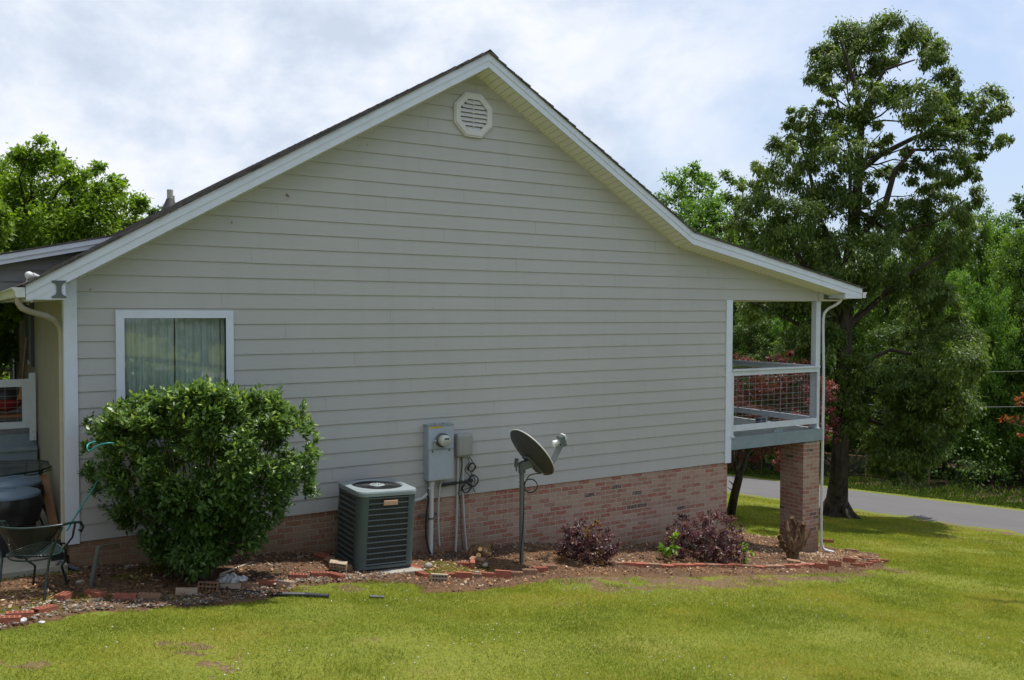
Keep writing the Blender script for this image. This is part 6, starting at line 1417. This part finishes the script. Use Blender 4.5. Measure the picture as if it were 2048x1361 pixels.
q = MB(); q.rbox((g0.x - .3, g0.y - .2, ZL + .12), (g0.x + .3, g0.y + .2, ZL + .17)); q.build('shelf', M['orange'], gr__)
for a_ in (-1, 1):
    for b_ in (-1, 1): q = MB(); q.box((g0.x + a_ * .27 - .02, g0.y + b_ * .17 - .02, ZL + .001), (g0.x + a_ * .27 + .02, g0.y + b_ * .17 + .02, ZL + .119)); q.build('leg', M['orange'], gr__)
# ================================================================ SMALL THINGS IN THE YARD
cable('garden_cord', [AT(134, 1062, 1, -.85), AT(150, 1035, 1, -.85), AT(170, 1003, 1, -.85), AT(188, 975, 1, -.85), AT(197, 955, 1, -.8), AT(206, 930, 1, -.6)], .0075, 'teal', 'teal cord running from the chair up into the big shrub', 'cord')
cable('garden_cord', [ATD(228, 887, D2 - .95), ATD(214, 887, D2 - 1.0), ATD(198, 891, D2 - 1.0), ATD(185, 899, D2 - 1.0), ATD(177, 902, D2 - 1.0), ATD(174, 895, D2 - 1.0), ATD(178, 888, D2 - .95), ATD(190, 884, D2 - .8)], .0075, 'teal', 'loop of teal cord caught on the left side of the big shrub', 'cord')
b = GR(178, 1182); D6 = float((np.array(b) - CP) @ CF); q = MB(); q.tube([b + Vector((0, 0, -.05)), ATD(197, 1094, D6)], .019, 12); q.tube([ATD(196.5, 1096, D6), ATD(197, 1093, D6)], .022, 12); tag(q.build('metal_pipe', M['thinpipe'], None), 'grey pipe leaning out of the soil left of the big shrub', 'pipe')
pts = [GR(x, y) + Vector((0, 0, .020)) for x, y in ((436, 1186), (470, 1187), (510, 1190), (560, 1193), (610, 1194), (660, 1197))]; q = MB(); S = []; rr_ = []
for i in range(len(pts) - 1):
    for k in range(26): S.append(pts[i].lerp(pts[i + 1], k / 26)); rr_.append(.026 if (k % 2) else .020)
q.tube(S, rr_, 10)
cp_ = tag(q.build('drain_pipe', M['corr'], None), 'black corrugated drain pipe half sunk along the bed edge', 'pipe')
pts = [GR(x, y) + Vector((0, 0, .006)) for x, y in ((738, 1196), (768, 1197))]; q = MB(); q.tube([pts[0].lerp(pts[1], k / 16) for k in range(17)], [.026 if k % 2 else .020 for k in range(17)], 10); tag(q.build('drain_pipe', M['corr'], None), 'short stretch of black corrugated pipe showing through the grass', 'pipe')
def stick(px, r, label, sub=()):
    pts = [GR(x, y) + Vector((0, 0, .035 + .0)) for x, y in px]; n = len(pts); q = MB(); q.tube(pts, [r * (1 - .6 * i / (n - 1)) for i in range(n)], 6); tag(q.build('fallen_stick', M['twig'], None), label, 'stick')
stick([(440, 1156), (470, 1144), (500, 1132), (506, 1131), (540, 1136), (562, 1135)], .013, 'long bleached branch lying right of the big shrub')
stick([(438, 1160), (455, 1150), (468, 1147)], .008, 'short bleached twig near the shadow of the big shrub')
stick([(588, 1123), (604, 1119), (618, 1117)], .008, 'pale twig on the soil close to the wall, upper one')
stick([(620, 1133), (630, 1130), (636, 1131)], .007, 'pale twig on the soil left of the pad')
stick([(654, 1119), (668, 1117), (678, 1116)], .007, 'pale twig at the top left corner of the pad')
stick([(1185, 1133), (1197, 1138), (1208, 1143)], .009, 'twig lying in front of the first purple shrub')
stick([(1600, 1130), (1625, 1133), (1645, 1131)], .016, 'grey root lying right of the pruned stump')
stick([(1640, 1118), (1662, 1120), (1680, 1117)], .010, 'thin dry stick behind the right end of the brick row')
q = MB(); c = GR(462, 1172); nn = 14; vs = []; rg_ = random.Random(8)
for i in range(nn):
    for j in range(nn): u_ = (i / (nn - 1) - .5); v_ = (j / (nn - 1) - .5); edge = max(abs(u_), abs(v_)) * 2; vs.append(c + rx * (u_ * .30) + fx * (v_ * .20) + Vector((0, 0, .045 + max(0, .09 * (1 - edge)) + rg_.uniform(-.016, .022))))
q.add(vs, [(i * nn + j, i * nn + j + 1, (i + 1) * nn + j + 1, (i + 1) * nn + j) for i in range(nn - 1) for j in range(nn - 1)]); tag(q.build('plastic_scrap', M['bagwhite'], None), 'crumpled pale plastic scrap on the bricks below the big shrub', 'plastic scrap')
def rock(px, py, r, m_, label, sq=.6):
    p = GR(px, py); q = MB(); q.ball((0, 0, 0), r * .72, 9, .22); q.xf(Matrix.Translation(p + Vector((0, 0, .03 + r * sq * .4))) @ Matrix.Rotation(random.uniform(0, 6), 4, 'Z') @ Matrix.Diagonal((1.25, .85, sq, 1))); tag(q.build('rock', M[m_], None), label, 'rock')
rock(160, 1172, .06, 'concrete', 'flat grey rock at the foot of the leaning pipe', .35); rock(259, 1140, .065, 'concrete', 'flat grey stone by the wall left of the big shrub', .3); rock(200, 1208, .045, 'concrete', 'pale stone in front of the leaning pipe', .35)
rock(856, 1140, .065, 'concrete', 'lumpy pale rock beside the moss patch', .8); rock(828, 1106, .05, 'brickold', 'reddish rock against the wall right of the air conditioner', .9); rock(970, 1139, .06, 'concrete', 'greenish rock right of the bricks at the broken stump', .8)
rock(44, 1252, .05, 'bagwhite', 'whitish stone before the two leftmost bricks', .5); rock(83, 1254, .035, 'bagwhite', 'small pale stone right of the two leftmost bricks', .4); rock(148, 1222, .04, 'concrete', 'grey pebble between the brick pointing away and the shade', .5); rock(252, 1122, .03, 'bagwhite', 'small pink stone at the wall foot', .6)
rock(954, 1152, .04, 'concrete', 'chunk of pale mortar behind the curved brick row', .6); rock(1705, 1033, .09, 'concrete', 'flat pale stone in the grass right of the oak', .15)
# deck float/lamp and scalloped board on the porch
c = AT(1522, 840, 2, ZD + .07); dl_ = empty('deck_lamp', (c.x, c.y, ZD), 'dark grey floodlight lying on the porch deck', 'lamp'); q = MB(); q.rbox((c.x - .10, c.y - .05, ZD + .01), (c.x + .08, c.y + .05, ZD + .12), .02); q.build('lamp_body', M['splash'], dl_); q = MB(); q.rbox((c.x + .081, c.y - .055, ZD + .004), (c.x + .10, c.y + .055, ZD + .13), .004); q.build('lens', M['lnb'], dl_)
a = AT(1558, 872, 1, -.02); q = MB(); q.prism([(a.x - .12, ZD + .005), (a.x + .14, ZD + .005), (a.x + .10, ZD + .07), (a.x + .03, ZD + .11), (a.x - .04, ZD + .10), (a.x - .10, ZD + .05)], 1, .0, .02); q.build('scalloped_block', M['deck'], fp_)
# wires over the road
for px0, py0, px1, py1, d_, lab in ((1500, 727, 2300, 733, 30, 'upper grey utility wire crossing before the wood'), (1500, 794, 2300, 805, 29, 'lower grey utility wire crossing before the wood')):
    a, b = ATD(px0, py0, d_ + 2), ATD(px1, py1, d_ - 1); q = MB(); q.tube([a.lerp(b, k / 12) - Vector((0, 0, .25 * math.sin(PI * k / 12))) for k in range(13)], .0065, 5); tag(q.build('utility_wire', paint('grey_wire', (.22, .23, .24), .5, .05, None, 0), None), lab, 'wire')
# chain-link fence beyond the road
fy0, fy1 = 8.4, 24.0; fe_ = empty('wire_fence', (28.6, 12, float(H(28.6, 12))), 'low chain link fence between the road and the wood', 'fence')
V = []; F = []
for i in range(30): y = fy0 + (fy1 - fy0) * i / 29; z = float(H(28.6, y)); V += [(28.6, y, z + .02), (28.6, y, z + 1.15)]
for i in range(29): F.append((2 * i, 2 * i + 2, 2 * i + 3, 2 * i + 1))
mkobj('chain_link', npmesh('chain_link', V, F, mat=M['fencewire']), None, fe_)
q = MB(); q.tube([(28.6, fy0 + (fy1 - fy0) * i / 29, float(H(28.6, fy0 + (fy1 - fy0) * i / 29)) + 1.15) for i in range(30)], .02, 6); q.build('top_rail', M['deadwood'], fe_)
for i in range(7): y = fy0 + i * 2.6; q = MB(); q.tube([(28.6, y, float(H(28.6, y)) - .2), (28.6, y, float(H(28.6, y)) + 1.2)], .03, 8); q.build('fence_post', M['deadwood'], fe_)
# dried-leaf litter under the porch, small flecks on the siding
q = MB()
for px, py, r in ((574, 390, .012), (577, 393, .009), (464, 445, .008), (180, 580, .008), (735, 290, .005)): c = AT(px, py, 1, -.018); q.ball(c, r, 6, .4)
sp_ = q.build('dirt_specks', M['wood'], house); sp_['kind'] = 'stuff'
